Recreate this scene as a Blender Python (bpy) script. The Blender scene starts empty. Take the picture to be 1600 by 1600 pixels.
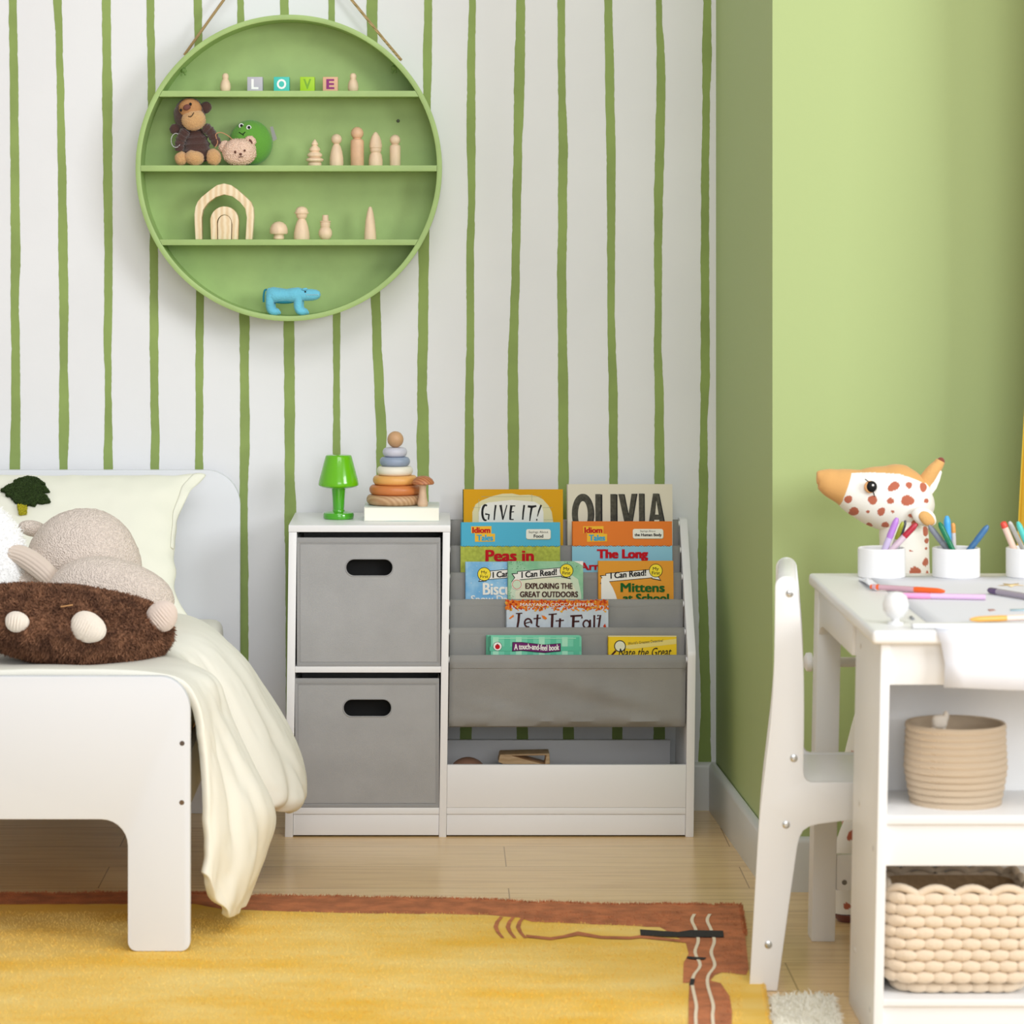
import bpy, bmesh, math, random
from mathutils import Vector, Matrix, noise
R = random.Random(7)
PI = math.pi
D = bpy.data
COL = bpy.context.scene.collection
SC = bpy.context.scene

# ---------------------------------------------------------------- camera, world, light, exposure
F, CX, CY, H = 5000.0, 685.0, 370.0, 1.25          # focal length in pixels, vanishing point, eye height
cam_data = D.cameras.new('camera')
cam = D.objects.new('camera', cam_data); COL.objects.link(cam)
cam.location = (0, 0, H); cam.rotation_euler = (PI / 2, 0, 0)
cam_data.sensor_width = 36; cam_data.lens = F / 1600 * 36
cam_data.shift_x = (800 - CX) / 1600; cam_data.shift_y = (CY - 800) / 1600
cam_data.dof.use_dof = True; cam_data.dof.focus_distance = 6.7; cam_data.dof.aperture_fstop = 7.0
cam_data.clip_start = 0.05; cam_data.clip_end = 60
SC.camera = cam
w = D.worlds.new('room_fill'); SC.world = w; w.use_nodes = True
bg = w.node_tree.nodes['Background']
bg.inputs[0].default_value = (1.0, 0.985, 0.965, 1); bg.inputs[1].default_value = 0.52
def area(name, loc, target, sx, sy, power, color):
    l = D.lights.new(name, 'AREA'); l.shape = 'RECTANGLE'; l.size = sx; l.size_y = sy
    l.energy = power; l.color = color
    o = D.objects.new(name, l); COL.objects.link(o); o.location = loc
    o.rotation_euler = (Vector(target) - Vector(loc)).to_track_quat('-Z', 'Y').to_euler()
    return o
area('window_light', (4.7, 1.4, 2.45), (0.1, 6.6, 0.9), 2.2, 1.9, 205, (0.95, 0.98, 1.0))
area('top_fill', (0.6, 2.4, 4.4), (0.1, 6.4, 0.5), 3.0, 2.0, 100, (1.0, 0.985, 0.96))  # added fill from above, imitating bounce off an unseen ceiling
area('room_fill', (0.9, -1.4, 2.2), (0.0, 6.6, 0.5), 3.0, 2.4, 120, (0.96, 0.98, 1.0))  # added frontal fill behind the camera to lift shaded fronts; no real lamp
SC.view_settings.view_transform = 'Standard'; SC.view_settings.look = 'None'
SC.view_settings.gamma = 1.0; SC.view_settings.use_curve_mapping = False
SC.view_settings.exposure = -0.11

# ---------------------------------------------------------------- helpers
def W(px, py, Y): return Vector(((px - CX) * Y / F, Y, H - (py - CY) * Y / F))
def G(px, py, z=0.0):                                # a point on the plane at height z
    Y = F * (H - z) / (py - CY); return Vector(((px - CX) * Y / F, Y, z))
def srgb(c):
    return tuple(((v / 255) / 12.92 if v / 255 <= 0.04045 else ((v / 255 + 0.055) / 1.055) ** 2.4) for v in c) + (1.0,)
MATS = {}
def mat(name, rgb, rough=0.5, bump=0.0, bscale=200.0, var=0.0, vscale=8.0, rgb2=None, metallic=0.0,
        sheen=0.0, coat=0.0, kind='noise', stretch=(1, 1, 1), spec=0.5, sss=0.0, trans=0.0, attr=None):
    if name in MATS: return MATS[name]
    m = D.materials.new(name); m.use_nodes = True; nt = m.node_tree; N = nt.nodes; L = nt.links
    b = N['Principled BSDF']; b.inputs['Base Color'].default_value = srgb(rgb); b.inputs['Roughness'].default_value = rough
    b.inputs['Metallic'].default_value = metallic; b.inputs['Specular IOR Level'].default_value = spec
    b.inputs['Sheen Weight'].default_value = sheen; b.inputs['Coat Weight'].default_value = coat
    b.inputs['Transmission Weight'].default_value = trans
    if sss: b.inputs['Subsurface Weight'].default_value = sss; b.inputs['Subsurface Scale'].default_value = 0.01
    tc = N.new('ShaderNodeTexCoord'); mp = N.new('ShaderNodeMapping'); mp.inputs['Scale'].default_value = stretch
    L.new(tc.outputs['Object'], mp.inputs['Vector'])
    src = None
    if attr:
        a = N.new('ShaderNodeAttribute'); a.attribute_name = attr; src = a.outputs['Color']
        L.new(src, b.inputs['Base Color'])
    if var or rgb2:
        n = N.new('ShaderNodeTexNoise'); n.inputs['Scale'].default_value = vscale; n.inputs['Detail'].default_value = 4
        L.new(mp.outputs['Vector'], n.inputs['Vector'])
        mx = N.new('ShaderNodeMix'); mx.data_type = 'RGBA'
        mx.inputs['A'].default_value = srgb(rgb)
        if src: L.new(src, mx.inputs['A'])
        mx.inputs['B'].default_value = srgb(rgb2 if rgb2 else [max(0, v * (1 - var)) for v in rgb])
        if src and not rgb2: mx.inputs['B'].default_value = (0, 0, 0, 1)
        rp = N.new('ShaderNodeMapRange'); rp.inputs['From Min'].default_value = 0.35; rp.inputs['From Max'].default_value = 0.65
        if src and not rgb2: rp.inputs['To Max'].default_value = var
        L.new(n.outputs['Fac'], rp.inputs['Value']); L.new(rp.outputs['Result'], mx.inputs['Factor'])
        L.new(mx.outputs['Result'], b.inputs['Base Color'])
    if bump:
        if kind == 'noise':
            t = N.new('ShaderNodeTexNoise'); t.inputs['Scale'].default_value = bscale; t.inputs['Detail'].default_value = 3; out = t.outputs['Fac']
        elif kind == 'voronoi':
            t = N.new('ShaderNodeTexVoronoi'); t.inputs['Scale'].default_value = bscale; out = t.outputs['Distance']
        else:
            t = N.new('ShaderNodeTexWave'); t.inputs['Scale'].default_value = bscale; t.bands_direction = kind; t.inputs['Distortion'].default_value = 0.6; out = t.outputs['Fac']
        L.new(mp.outputs['Vector'], t.inputs['Vector'])
        bp = N.new('ShaderNodeBump'); bp.inputs['Strength'].default_value = bump; bp.inputs['Distance'].default_value = 0.003
        L.new(out, bp.inputs['Height']); L.new(bp.outputs['Normal'], b.inputs['Normal'])
    MATS[name] = m
    return m
def wood(name, rgb, rgb2, direction='X', scale=30, rough=0.5, dist=3.0):
    if name in MATS: return MATS[name]
    m = mat(name, rgb, rough); nt = m.node_tree; N = nt.nodes; L = nt.links; b = N['Principled BSDF']
    mp = [n for n in N if n.type == 'MAPPING'][0]
    wv = N.new('ShaderNodeTexWave'); wv.bands_direction = direction; wv.inputs['Scale'].default_value = scale
    wv.inputs['Distortion'].default_value = dist; wv.inputs['Detail'].default_value = 3; wv.inputs['Detail Scale'].default_value = 1.5
    L.new(mp.outputs['Vector'], wv.inputs['Vector'])
    mx = N.new('ShaderNodeMix'); mx.data_type = 'RGBA'; mx.inputs['A'].default_value = srgb(rgb); mx.inputs['B'].default_value = srgb(rgb2)
    L.new(wv.outputs['Fac'], mx.inputs['Factor']); L.new(mx.outputs['Result'], b.inputs['Base Color'])
    return m

def link(name, bm, mats, parent=None, smooth=True, sub=0, mods=None):
    me = D.meshes.new(name); bmesh.ops.recalc_face_normals(bm, faces=bm.faces[:]) if smooth != 'keep' else None
    bm.to_mesh(me); bm.free()
    if not isinstance(mats, (list, tuple)): mats = [mats]
    for m in mats: me.materials.append(m)
    if smooth:
        for p in me.polygons: p.use_smooth = True
    o = D.objects.new(name, me); COL.objects.link(o)
    if parent is not None:
        o.parent = parent; o.matrix_parent_inverse = ROOTM[parent.name].inverted() if parent.name in ROOTM else Matrix()
    if smooth and smooth != 'full':
        try:
            me.set_sharp_from_angle(angle=math.radians(38))
        except Exception: pass
    if sub:
        s = o.modifiers.new('smooth', 'SUBSURF'); s.levels = sub; s.render_levels = sub
    return o
ROOTM = {}
def thing(name, label, cat, loc=(0, 0, 0), group=None):
    o = D.objects.new(name, None); COL.objects.link(o); o.location = loc; o.empty_display_size = 0.05
    ROOTM[o.name] = Matrix.Translation(Vector(loc))
    return tag(o, label, cat, group)
def tag(o, label, cat, group=None, kind=None):
    o['label'] = label; o['category'] = cat
    if group: o['group'] = group
    if kind: o['kind'] = kind
    return o
def struct(o, label=None, cat=None):
    o['kind'] = 'structure'
    if label: o['label'] = label
    if cat: o['category'] = cat
    return o
def copy_tree(root, delta, label):
    c = root.copy(); COL.objects.link(c); c.location = root.location + Vector(delta); c['label'] = label
    for ch in root.children:
        k = ch.copy(); COL.objects.link(k); k.parent = c
        for g in ch.children:
            j = g.copy(); COL.objects.link(j); j.parent = k
    return c
def BM(): return bmesh.new()
def setmi(bm, n0, mi):
    bm.faces.ensure_lookup_table()
    for f in bm.faces[n0:]: f.material_index = mi
def box(bm, x0, x1, y0, y1, z0, z1, bev=0.0, mi=0, seg=2):
    t = BM(); r = bmesh.ops.create_cube(t, size=1)
    for v in t.verts:
        v.co = Vector(((x0 + x1) / 2 + v.co.x * (x1 - x0), (y0 + y1) / 2 + v.co.y * (y1 - y0), (z0 + z1) / 2 + v.co.z * (z1 - z0)))
    if bev: bmesh.ops.bevel(t, geom=t.edges[:], offset=bev, segments=seg, affect='EDGES', profile=0.6)
    merge(bm, t, mi)
def merge(bm, t, mi=None, M=None):
    mp = {}
    for v in t.verts: mp[v] = bm.verts.new(M @ v.co if M else v.co)
    for f in t.faces:
        try:
            g = bm.faces.new([mp[v] for v in f.verts]); g.material_index = f.material_index if mi is None else mi
        except ValueError: pass
    t.free()
def prism(bm, pts, d, axis='Y', bev=0.0, mi=0, hole=None):
    """outline pts (a,b) extruded between d[0] and d[1] along axis; hole: a second outline cut out"""
    t = BM()
    def P(a, b, c): return Vector((a, c, b)) if axis == 'Y' else (Vector((c, a, b)) if axis == 'X' else Vector((a, b, c)))
    def loop(ps, c): 
        vs = [t.verts.new(P(a, b, c)) for a, b in ps]
        return vs, [t.edges.new((vs[i], vs[(i + 1) % len(vs)])) for i in range(len(vs))]
    if hole:
        v0, e0 = loop(pts, d[0]); h0, f0 = loop(hole, d[0])
        r = bmesh.ops.triangle_fill(t, use_beauty=True, use_dissolve=False, edges=e0 + f0)
        faces = [g for g in r['geom'] if isinstance(g, bmesh.types.BMFace)]
        ex = bmesh.ops.extrude_face_region(t, geom=faces)
        dv = P(0, 0, d[1]) - P(0, 0, d[0])
        bmesh.ops.translate(t, verts=[g for g in ex['geom'] if isinstance(g, bmesh.types.BMVert)], vec=dv)
    else:
        a = [t.verts.new(P(x, y, d[0])) for x, y in pts]; b = [t.verts.new(P(x, y, d[1])) for x, y in pts]
        n = len(pts)
        t.faces.new(a); t.faces.new(b[::-1])
        for i in range(n): t.faces.new((a[i], b[i], b[(i + 1) % n], a[(i + 1) % n]))
    bmesh.ops.recalc_face_normals(t, faces=t.faces[:])
    if bev:
        es = [e for e in t.edges if len(e.link_faces) == 2 and e.calc_face_angle(0) > 1.0]
        bmesh.ops.bevel(t, geom=es, offset=bev, segments=2, affect='EDGES', profile=0.6, clamp_overlap=True)
    merge(bm, t, mi)
def rounded(x0, x1, z0, z1, r, n=6, corners=(1, 1, 1, 1)):
    """rounded rectangle outline; corners: bottom-left, bottom-right, top-right, top-left radii factors"""
    out = []
    for (cx, cz, a0, k) in ((x0, z0, PI, corners[0]), (x1, z0, 1.5 * PI, corners[1]), (x1, z1, 0, corners[2]), (x0, z1, PI / 2, corners[3])):
        rr = r * k
        if rr <= 0: out.append((cx, cz)); continue
        ox = cx + (rr if cx == x0 else -rr); oz = cz + (rr if cz == z0 else -rr)
        for i in range(n + 1):
            a = a0 + PI / 2 * i / n; out.append((ox + rr * math.cos(a), oz + rr * math.sin(a)))
    return out
def lathe(bm, prof, c, n=32, mi=0, axis='Z', sx=1, sy=1):
    rings = []
    def P(r, h, a):
        x, y = r * math.cos(a) * sx, r * math.sin(a) * sy
        v = Vector((x, y, h)) if axis == 'Z' else (Vector((x, h, y)) if axis == 'Y' else Vector((h, x, y)))
        return v + Vector(c)
    for r, h in prof:
        rings.append([bm.verts.new(P(0, h, 0))] if r < 1e-6 else [bm.verts.new(P(r, h, 2 * PI * i / n)) for i in range(n)])
    for A, B in zip(rings, rings[1:]):
        for i in range(n):
            j = (i + 1) % n
            try:
                if len(A) == 1 and len(B) > 1: f = bm.faces.new((A[0], B[i], B[j]))
                elif len(B) == 1 and len(A) > 1: f = bm.faces.new((A[i], B[0], A[j]))
                elif len(A) > 1: f = bm.faces.new((A[i], B[i], B[j], A[j]))
                else: continue
                f.material_index = mi
            except ValueError: pass
def capsule_prof(r, h0, h1, e=0.3, n=5):
    k = r * e; out = [(0, h0)]
    for i in range(n + 1): a = PI / 2 * i / n; out.append((r - k + k * math.sin(a), h0 + k - k * math.cos(a)))
    for i in range(n + 1): a = PI / 2 * i / n; out.append((r - k + k * math.cos(a), h1 - k + k * math.sin(a)))
    return out + [(0, h1)]
def ellip(bm, c, rx, ry, rz, n=20, m=14, mi=0, rot=None, jit=0.0, js=20, pw=1.0):
    c = Vector(c); rows = []
    for j in range(m + 1):
        t = PI * j / m - PI / 2
        row = []
        for i in range(n if 0 < j < m else 1):
            a = 2 * PI * i / n
            def p(v): return math.copysign(abs(v) ** pw, v)
            d = Vector((rx * p(math.cos(t)) * p(math.cos(a)), ry * p(math.cos(t)) * p(math.sin(a)), rz * p(math.sin(t))))
            if jit: d *= 1 + jit * noise.noise((c + d) * js)
            if rot: d = rot @ d
            row.append(bm.verts.new(c + d))
        rows.append(row)
    for A, B in zip(rows, rows[1:]):
        for i in range(n):
            j = (i + 1) % n
            if len(A) == 1: f = bm.faces.new((A[0], B[j], B[i]))
            elif len(B) == 1: f = bm.faces.new((A[i], A[j], B[0]))
            else: f = bm.faces.new((A[i], A[j], B[j], B[i]))
            f.material_index = mi
def tube(bm, pts, r, n=10, mi=0, closed=False, flat=1.0, caps=True):
    pts = [Vector(p) for p in pts]; rs = r if isinstance(r, (list, tuple)) else [r] * len(pts)
    rings = []; up = None
    for i, p in enumerate(pts):
        if closed: tg = pts[(i + 1) % len(pts)] - pts[i - 1]
        else: tg = pts[min(i + 1, len(pts) - 1)] - pts[max(i - 1, 0)]
        tg.normalize()
        if up is None: up = tg.orthogonal().normalized() if abs(tg.y) > 0.9 else tg.cross(Vector((0, 1, 0))).normalized()
        up = (up - tg * up.dot(tg)).normalized(); sd = tg.cross(up)
        rings.append([bm.verts.new(p + (up * math.cos(2 * PI * k / n) + sd * math.sin(2 * PI * k / n) * flat) * rs[i]) for k in range(n)])
    m = len(rings)
    for i in range(m if closed else m - 1):
        A, B = rings[i], rings[(i + 1) % m]
        for k in range(n):
            f = bm.faces.new((A[k], A[(k + 1) % n], B[(k + 1) % n], B[k])); f.material_index = mi
    if caps and not closed:
        for A, s in ((rings[0], -1), (rings[-1], 1)):
            f = bm.faces.new(A if s > 0 else A[::-1]); f.material_index = mi
def loft(bm, st, n=16, mi=0):
    """st: (center, in-plane radius, depth radius); spine in the XZ plane, closed with rounded ends"""
    cs = [Vector(s[0]) for s in st]; rings = []
    for i, s in enumerate(st):
        tg = (cs[min(i + 1, len(cs) - 1)] - cs[max(i - 1, 0)]); tg.y = 0; tg.normalize()
        u = Vector((-tg.z, 0, tg.x)); v = Vector((0, 1, 0))
        if s[1] < 1e-6: rings.append([bm.verts.new(cs[i])])
        else: rings.append([bm.verts.new(cs[i] + u * s[1] * math.cos(2 * PI * k / n) + v * s[2] * math.sin(2 * PI * k / n)) for k in range(n)])
    for A, B in zip(rings, rings[1:]):
        for k in range(n):
            j = (k + 1) % n
            if len(A) == 1: f = bm.faces.new((A[0], B[j], B[k]))
            elif len(B) == 1: f = bm.faces.new((A[k], A[j], B[0]))
            else: f = bm.faces.new((A[k], A[j], B[j], B[k]))
            f.material_index = mi
def cr(pts, n=6):
    """Catmull-Rom through points (tuples or Vectors)"""
    P = [Vector(p) for p in pts]; out = []
    for i in range(len(P) - 1):
        p0, p1, p2, p3 = P[max(i - 1, 0)], P[i], P[i + 1], P[min(i + 2, len(P) - 1)]
        for k in range(n):
            t = k / n
            out.append(0.5 * ((2 * p1) + (p2 - p0) * t + (2 * p0 - 5 * p1 + 4 * p2 - p3) * t * t + (3 * p1 - p0 - 3 * p2 + p3) * t ** 3))
    return out + [P[-1]]
def shear(bm, k, z0=0.0):
    for v in bm.verts: v.co.x += k * (v.co.z - z0)
def fur(bm, count, length, width, mi, seed=1, droop=0.3, filt=None):
    """grows short tapered tufts from the faces already in bm"""
    rr = random.Random(seed); bmesh.ops.recalc_face_normals(bm, faces=bm.faces[:]); bm.faces.ensure_lookup_table(); bm.normal_update()
    fs = [f for f in bm.faces if (filt is None or filt(f.calc_center_median()))]
    ar = [f.calc_area() for f in fs]; tot = sum(ar)
    jobs = []
    for f, a in zip(fs, ar):
        k = a / tot * count; k = int(k) + (1 if rr.random() < k - int(k) else 0)
        vs = [v.co.copy() for v in f.verts]
        for _ in range(k):
            u, t = rr.random(), rr.random()
            if len(vs) == 4: p = (vs[0] * (1 - u) + vs[1] * u) * (1 - t) + (vs[3] * (1 - u) + vs[2] * u) * t
            else:
                if u + t > 1: u, t = 1 - u, 1 - t
                p = vs[0] + (vs[1] - vs[0]) * u + (vs[2] - vs[0]) * t
            jobs.append((p, f.normal.copy()))
    for p, nrm in jobs:
        d = (nrm + Vector((rr.uniform(-.7, .7), rr.uniform(-.7, .7), rr.uniform(-.7, .7) - droop)) ).normalized()
        side = d.cross(Vector((rr.uniform(-1, 1), rr.uniform(-1, 1), rr.uniform(-1, 1)))).normalized() * width
        l = length * rr.uniform(0.6, 1.25)
        q = p + d * l * 0.6; e = p + d * l + Vector((rr.uniform(-1, 1), rr.uniform(-1, 1), rr.uniform(-1, 0.4))) * l * 0.35
        p = p - d * l * 0.2
        a, b, c, dd, t = (bm.verts.new(x) for x in (p - side, p + side, q + side * .8, q - side * .8, e))
        f1 = bm.faces.new((a, b, c, dd)); f2 = bm.faces.new((dd, c, t)); f1.material_index = mi; f2.material_index = mi
FONT_CACHE = {}
def text2d(s, bold=0.0, slant=0.0):
    key = (s, bold, slant)
    if key in FONT_CACHE: return FONT_CACHE[key]
    cu = D.curves.new('lettering_source', 'FONT'); cu.body = s; cu.size = 1; cu.resolution_u = 3; cu.offset = bold; cu.shear = slant
    o = D.objects.new('lettering_source', cu); COL.objects.link(o)
    dg = bpy.context.evaluated_depsgraph_get(); me = D.meshes.new_from_object(o.evaluated_get(dg))
    vs = [(v.co.x, v.co.y) for v in me.vertices]; fs = [tuple(p.vertices) for p in me.polygons]
    D.objects.remove(o); D.curves.remove(cu); D.meshes.remove(me)
    xs = [v[0] for v in vs]; ys = [v[1] for v in vs]
    x0, x1, y0, y1 = min(xs), max(xs), min(ys), max(ys)
    vs = [((x - x0) / (x1 - x0), (y - y0) / (y1 - y0)) for x, y in vs]
    FONT_CACHE[key] = (vs, fs)
    return FONT_CACHE[key]

# ---------------------------------------------------------------- materials
M_white = mat('white_paint', (238, 238, 238), 0.38)
M_cab = mat('white_board', (236, 236, 238), 0.35)
M_bed = mat('white_lacquer', (224, 227, 233), 0.42)
M_wall = mat('white_wall_paint', (234, 235, 238), 0.75, bump=0.12, bscale=45, var=0.018, vscale=3)
M_stripe = mat('green_stripe_paint', (145, 167, 92), 0.7, bump=0.15, bscale=60, var=0.07, vscale=9)
M_greenwall = mat('green_wall_paint', (172, 190, 128), 0.6, bump=0.06, bscale=90)
M_ring = mat('green_shelf_paint', (166, 194, 122), 0.55, bump=0.1, bscale=60, var=0.05, vscale=14)
M_black = mat('black_ink', (22, 21, 22), 0.6, spec=.25)
M_dark = mat('black_backing', (16, 16, 17), 0.9)
M_steel = mat('steel', (200, 200, 198), 0.25, metallic=0.9)
M_bronze = mat('bronze_screw', (120, 100, 80), 0.4, metallic=0.7)
M_binfab = mat('grey_bin_fabric', (170, 170, 171), 0.9, bump=0.25, bscale=900, var=0.04, vscale=12)
M_binseam = mat('grey_bin_binding', (158, 158, 159), 0.9, bump=0.3, bscale=900)
M_sling = mat('grey_sling_fabric', (148, 147, 145), 0.85, bump=0.25, bscale=900, var=0.05, vscale=10)
M_beech = wood('beech', (236, 205, 172), (222, 184, 148), 'Z', 18, 0.5, 2.0)
M_beech2 = mat('beech_turned', (242, 214, 182), 0.5, var=0.08, vscale=60, stretch=(1, 1, 0.25))
M_pine = wood('pale_pine', (240, 222, 190), (226, 198, 156), 'X', 26, 0.5, 2.5)
M_oak = wood('oak_toy', (232, 196, 150), (214, 174, 126), 'Z', 30, 0.5, 3.0)

# ---------------------------------------------------------------- setting
YW = 6.985
bm = BM()
# floor: planks run along X
fl = D.materials.new('oak_laminate'); fl.use_nodes = True
N = fl.node_tree.nodes; L = fl.node_tree.links; b = N['Principled BSDF']
tc = N.new('ShaderNodeTexCoord'); mp = N.new('ShaderNodeMapping'); L.new(tc.outputs['Object'], mp.inputs['Vector'])
mp.inputs['Location'].default_value = (0.653, -0.05, 0)
br = N.new('ShaderNodeTexBrick'); br.inputs['Scale'].default_value = 1.0; br.inputs['Brick Width'].default_value = 1.25; br.inputs['Row Height'].default_value = 0.21
br.inputs['Mortar Size'].default_value = 0.0014; br.inputs['Mortar Smooth'].default_value = 0.3; br.offset = 0.37; br.inputs['Bias'].default_value = 0
br.inputs['Color1'].default_value = srgb((238, 206, 152)); br.inputs['Color2'].default_value = srgb((228, 192, 136)); br.inputs['Mortar'].default_value = srgb((168, 138, 94))
L.new(mp.outputs['Vector'], br.inputs['Vector'])
mg = N.new('ShaderNodeMapping'); mg.inputs['Scale'].default_value = (1.3, 26, 1); L.new(tc.outputs['Object'], mg.inputs['Vector'])
gn = N.new('ShaderNodeTexNoise'); gn.inputs['Scale'].default_value = 3.0; gn.inputs['Detail'].default_value = 6; gn.inputs['Distortion'].default_value = 0.4
L.new(mg.outputs['Vector'], gn.inputs['Vector'])
rp = N.new('ShaderNodeMapRange'); rp.inputs['From Min'].default_value = 0.45; rp.inputs['From Max'].default_value = 0.75; rp.inputs['To Max'].default_value = 0.42
L.new(gn.outputs['Fac'], rp.inputs['Value'])
mx = N.new('ShaderNodeMix'); mx.data_type = 'RGBA'; L.new(br.outputs['Color'], mx.inputs['A']); mx.inputs['B'].default_value = srgb((160, 124, 80))
L.new(rp.outputs['Result'], mx.inputs['Factor']); L.new(mx.outputs['Result'], b.inputs['Base Color'])
b.inputs['Roughness'].default_value = 0.24; b.inputs['Specular IOR Level'].default_value = 0.55
bp = N.new('ShaderNodeBump'); bp.inputs['Strength'].default_value = 0.12; bp.inputs['Distance'].default_value = 0.002
L.new(gn.outputs['Fac'], bp.inputs['Height']); L.new(bp.outputs['Normal'], b.inputs['Normal'])
box(bm, -3.0, 3.2, 2.0, 7.1, -0.06, 0.0)
struct(link('floor', bm, fl, smooth=False), 'pale oak laminate floor with long planks', 'floor')

# back wall with its hand-painted stripes
STR = [  # (y, left, right) samples in photo pixels for every stripe
 [(0,13.8,26.3),(150,15.5,28.8),(300,16.5,30.5),(400,17,32),(475,16.5,29.5),(540,17.8,31),(640,17.5,32),(735,15,31.5),(1000,18,32)],
 [(0,83,96.5),(55,87,98),(150,89,100.5),(300,90.5,104),(400,91.5,106),(475,93,107),(560,93,106),(660,92,108),(735,93,105.5),(1000,94,107)],
 [(0,159,173),(100,160,174),(140,160,175.5),(250,161,175.5),(400,163,176),(470,162.5,176),(540,162,174),(590,164,174.5),(735,162,176),(1000,164,178)],
 [(0,229,241),(150,231,243),(400,234,247),(520,234,247.5),(620,235,247.5),(680,236,249.5),(735,235,248.5),(1000,236,249)],
 [(0,302.5,315.5),(60,304,316),(250,305,318),(457,306.5,319),(560,305.5,318),(650,306,317.5),(735,305,317.5),(1000,306,319)],
 [(0,371,381),(250,373,386),(495,374,390),(560,375,389),(680,375,390.5),(790,374.5,387),(900,375,388),(1195,375,388)],
 [(0,437.5,451),(250,440,456),(505,443,460),(590,444,460.5),(640,444.5,461),(740,445,460),(800,444.5,463),(900,446,464),(1195,447,463)],
 [(0,513,523),(250,516,528),(490,520,532),(590,520.8,531),(710,520,532),(1195,518,531)],
 [(0,573,590),(250,576,592),(460,579,594),(525,582,596),(610,585,600),(660,587,603),(690,588,604),(740,588,600),(1195,590,604)],
 [(0,662.8,675.3),(90,661,675),(160,661.5,673),(280,657,672),(390,654,670.6),(440,654,669),(510,653,669),(610,652,667),(640,652,669.5),(700,651,670.5),(760,652.5,670),(1195,652,667)],
 [(0,732.8,743.4),(100,730,742.5),(215,729,743),(310,731.5,742.5),(400,728.6,740.6),(520,729,741),(640,726.6,740),(750,725.7,741),(950,722,739),(1195,718.7,736.6)],
 [(0,806.6,820.6),(130,803,819.7),(230,802.5,816),(330,800.3,813.8),(440,798.9,812),(480,797,810.6),(570,793.5,809),(680,793,811),(760,795,810),(950,802,818),(1195,808,826)],
 [(0,871,882.5),(130,872,883.5),(235,872.5,887),(330,872,886),(440,870.6,884.7),(500,871.5,885.6),(600,872,887.5),(750,872.4,888.6),(950,876,892),(1195,880,897)],
 [(0,944,956.6),(130,945.6,959.7),(260,947.8,962),(380,948.7,961),(490,949,960.5),(520,949.5,961.5),(620,951,965),(750,952,965.4),(950,955,969),(1195,956.7,973)],
 [(0,1025,1034),(130,1026,1040),(220,1024,1038.5),(300,1022,1036),(400,1022,1034.4),(490,1023,1033.8),(540,1021.5,1033.5),(620,1023,1037),(750,1022.4,1038.6),(950,1022,1038),(1195,1020.7,1039)],
 [(0,1098.8,1111),(100,1097,1112),(150,1097.5,1109),(300,1095.6,1108),(400,1094.7,1108),(480,1095,1108.5),(580,1094.5,1109),(680,1094,1105),(750,1092,1106.5),(880,1090.5,1104),(1000,1092,1108),(1100,1095,1110),(1190,1091.6,1111)],
]
bm = BM()
box(bm, -2.4, 0.75, YW, YW + 0.08, 0.0, 2.7)
def interp(tab, y):
    if y <= tab[0][0]: return tab[0][1:]
    for a, c in zip(tab, tab[1:]):
        if y <= c[0]:
            t = (y - a[0]) / (c[0] - a[0]); t = t * t * (3 - 2 * t)
            return (a[1] + (c[1] - a[1]) * t, a[2] + (c[2] - a[2]) * t)
    return tab[-1][1:]
def stripe(bm, tab, dx=0.0, seed=0):
    prev = None; y = -620
    yend = 1195
    while y <= yend:
        l, r = interp(tab, y)
        l += 0.8 * noise.noise(Vector((y * .045, seed, 0))) + 0.6 * noise.noise(Vector((y * .21, seed + 5, 0))); r += 0.8 * noise.noise(Vector((y * .04, seed + 9, 3))) + 0.6 * noise.noise(Vector((y * .23, seed, 8)))
        a = bm.verts.new(W(l + dx, y, YW) - Vector((0, .0006, 0))); c = bm.verts.new(W(r + dx, y, YW) - Vector((0, .0006, 0)))
        if prev:
            f = bm.faces.new((prev[0], prev[1], c, a)); f.material_index = 1
        prev = (a, c); y += 5
for i, t in enumerate(STR): stripe(bm, t, 0, i * 3.7)
for k in range(1, 21):                              # the same hand goes on beyond the frame to the left
    stripe(bm, STR[k % 5], -72.0 * k - 0 + STR[0][0][1] - STR[k % 5][0][1], k * 5.3)
o = link('wall_back', bm, [M_wall, M_stripe], smooth=False); struct(o, 'white back wall with uneven hand-painted green vertical stripes', 'wall')
# the green wall block on the right: side face and front face
XC0, XC1, YC = (1116.5 - CX) * YW / F, (1207 - CX) * 6.117 / F, 6.117
bm = BM(); prism(bm, [(XC0, YW + .08), (XC1, YC), (3.1, YC), (3.1, YW + .08)], (0, 2.7), 'Z')
struct(link('wall_right', bm, M_greenwall, smooth=False), 'green painted wall projecting into the room on the right', 'wall')
M_base = mat('baseboard_white', (214, 216, 214), 0.3)
def skirting(name, x0, y0, x1, y1):
    d = Vector((x1 - x0, y1 - y0, 0)); n = Vector((d.y, -d.x, 0)).normalized()
    prof = [(0, 0), (.014, 0), (.014, .092), (.0125, .098), (.008, .102), (.003, .104), (0, .104)]
    bm = BM(); A = [bm.verts.new(Vector((x0, y0, 0)) + n * a + Vector((0, 0, z))) for a, z in prof]
    B = [bm.verts.new(Vector((x1, y1, 0)) + n * a + Vector((0, 0, z))) for a, z in prof]
    k = len(prof)
    for i in range(k): bm.faces.new((A[i], A[(i + 1) % k], B[(i + 1) % k], B[i]))
    bm.faces.new(A); bm.faces.new(B[::-1])
    return struct(link(name, bm, M_base))
skirting('baseboard_back', -2.4, YW, XC0 + .002, YW)
skirting('baseboard_right', XC0, YW - .002, XC1 - .001, YC - .014)
skirting('baseboard_front', XC1 - .014, YC, 3.1, YC)

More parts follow.
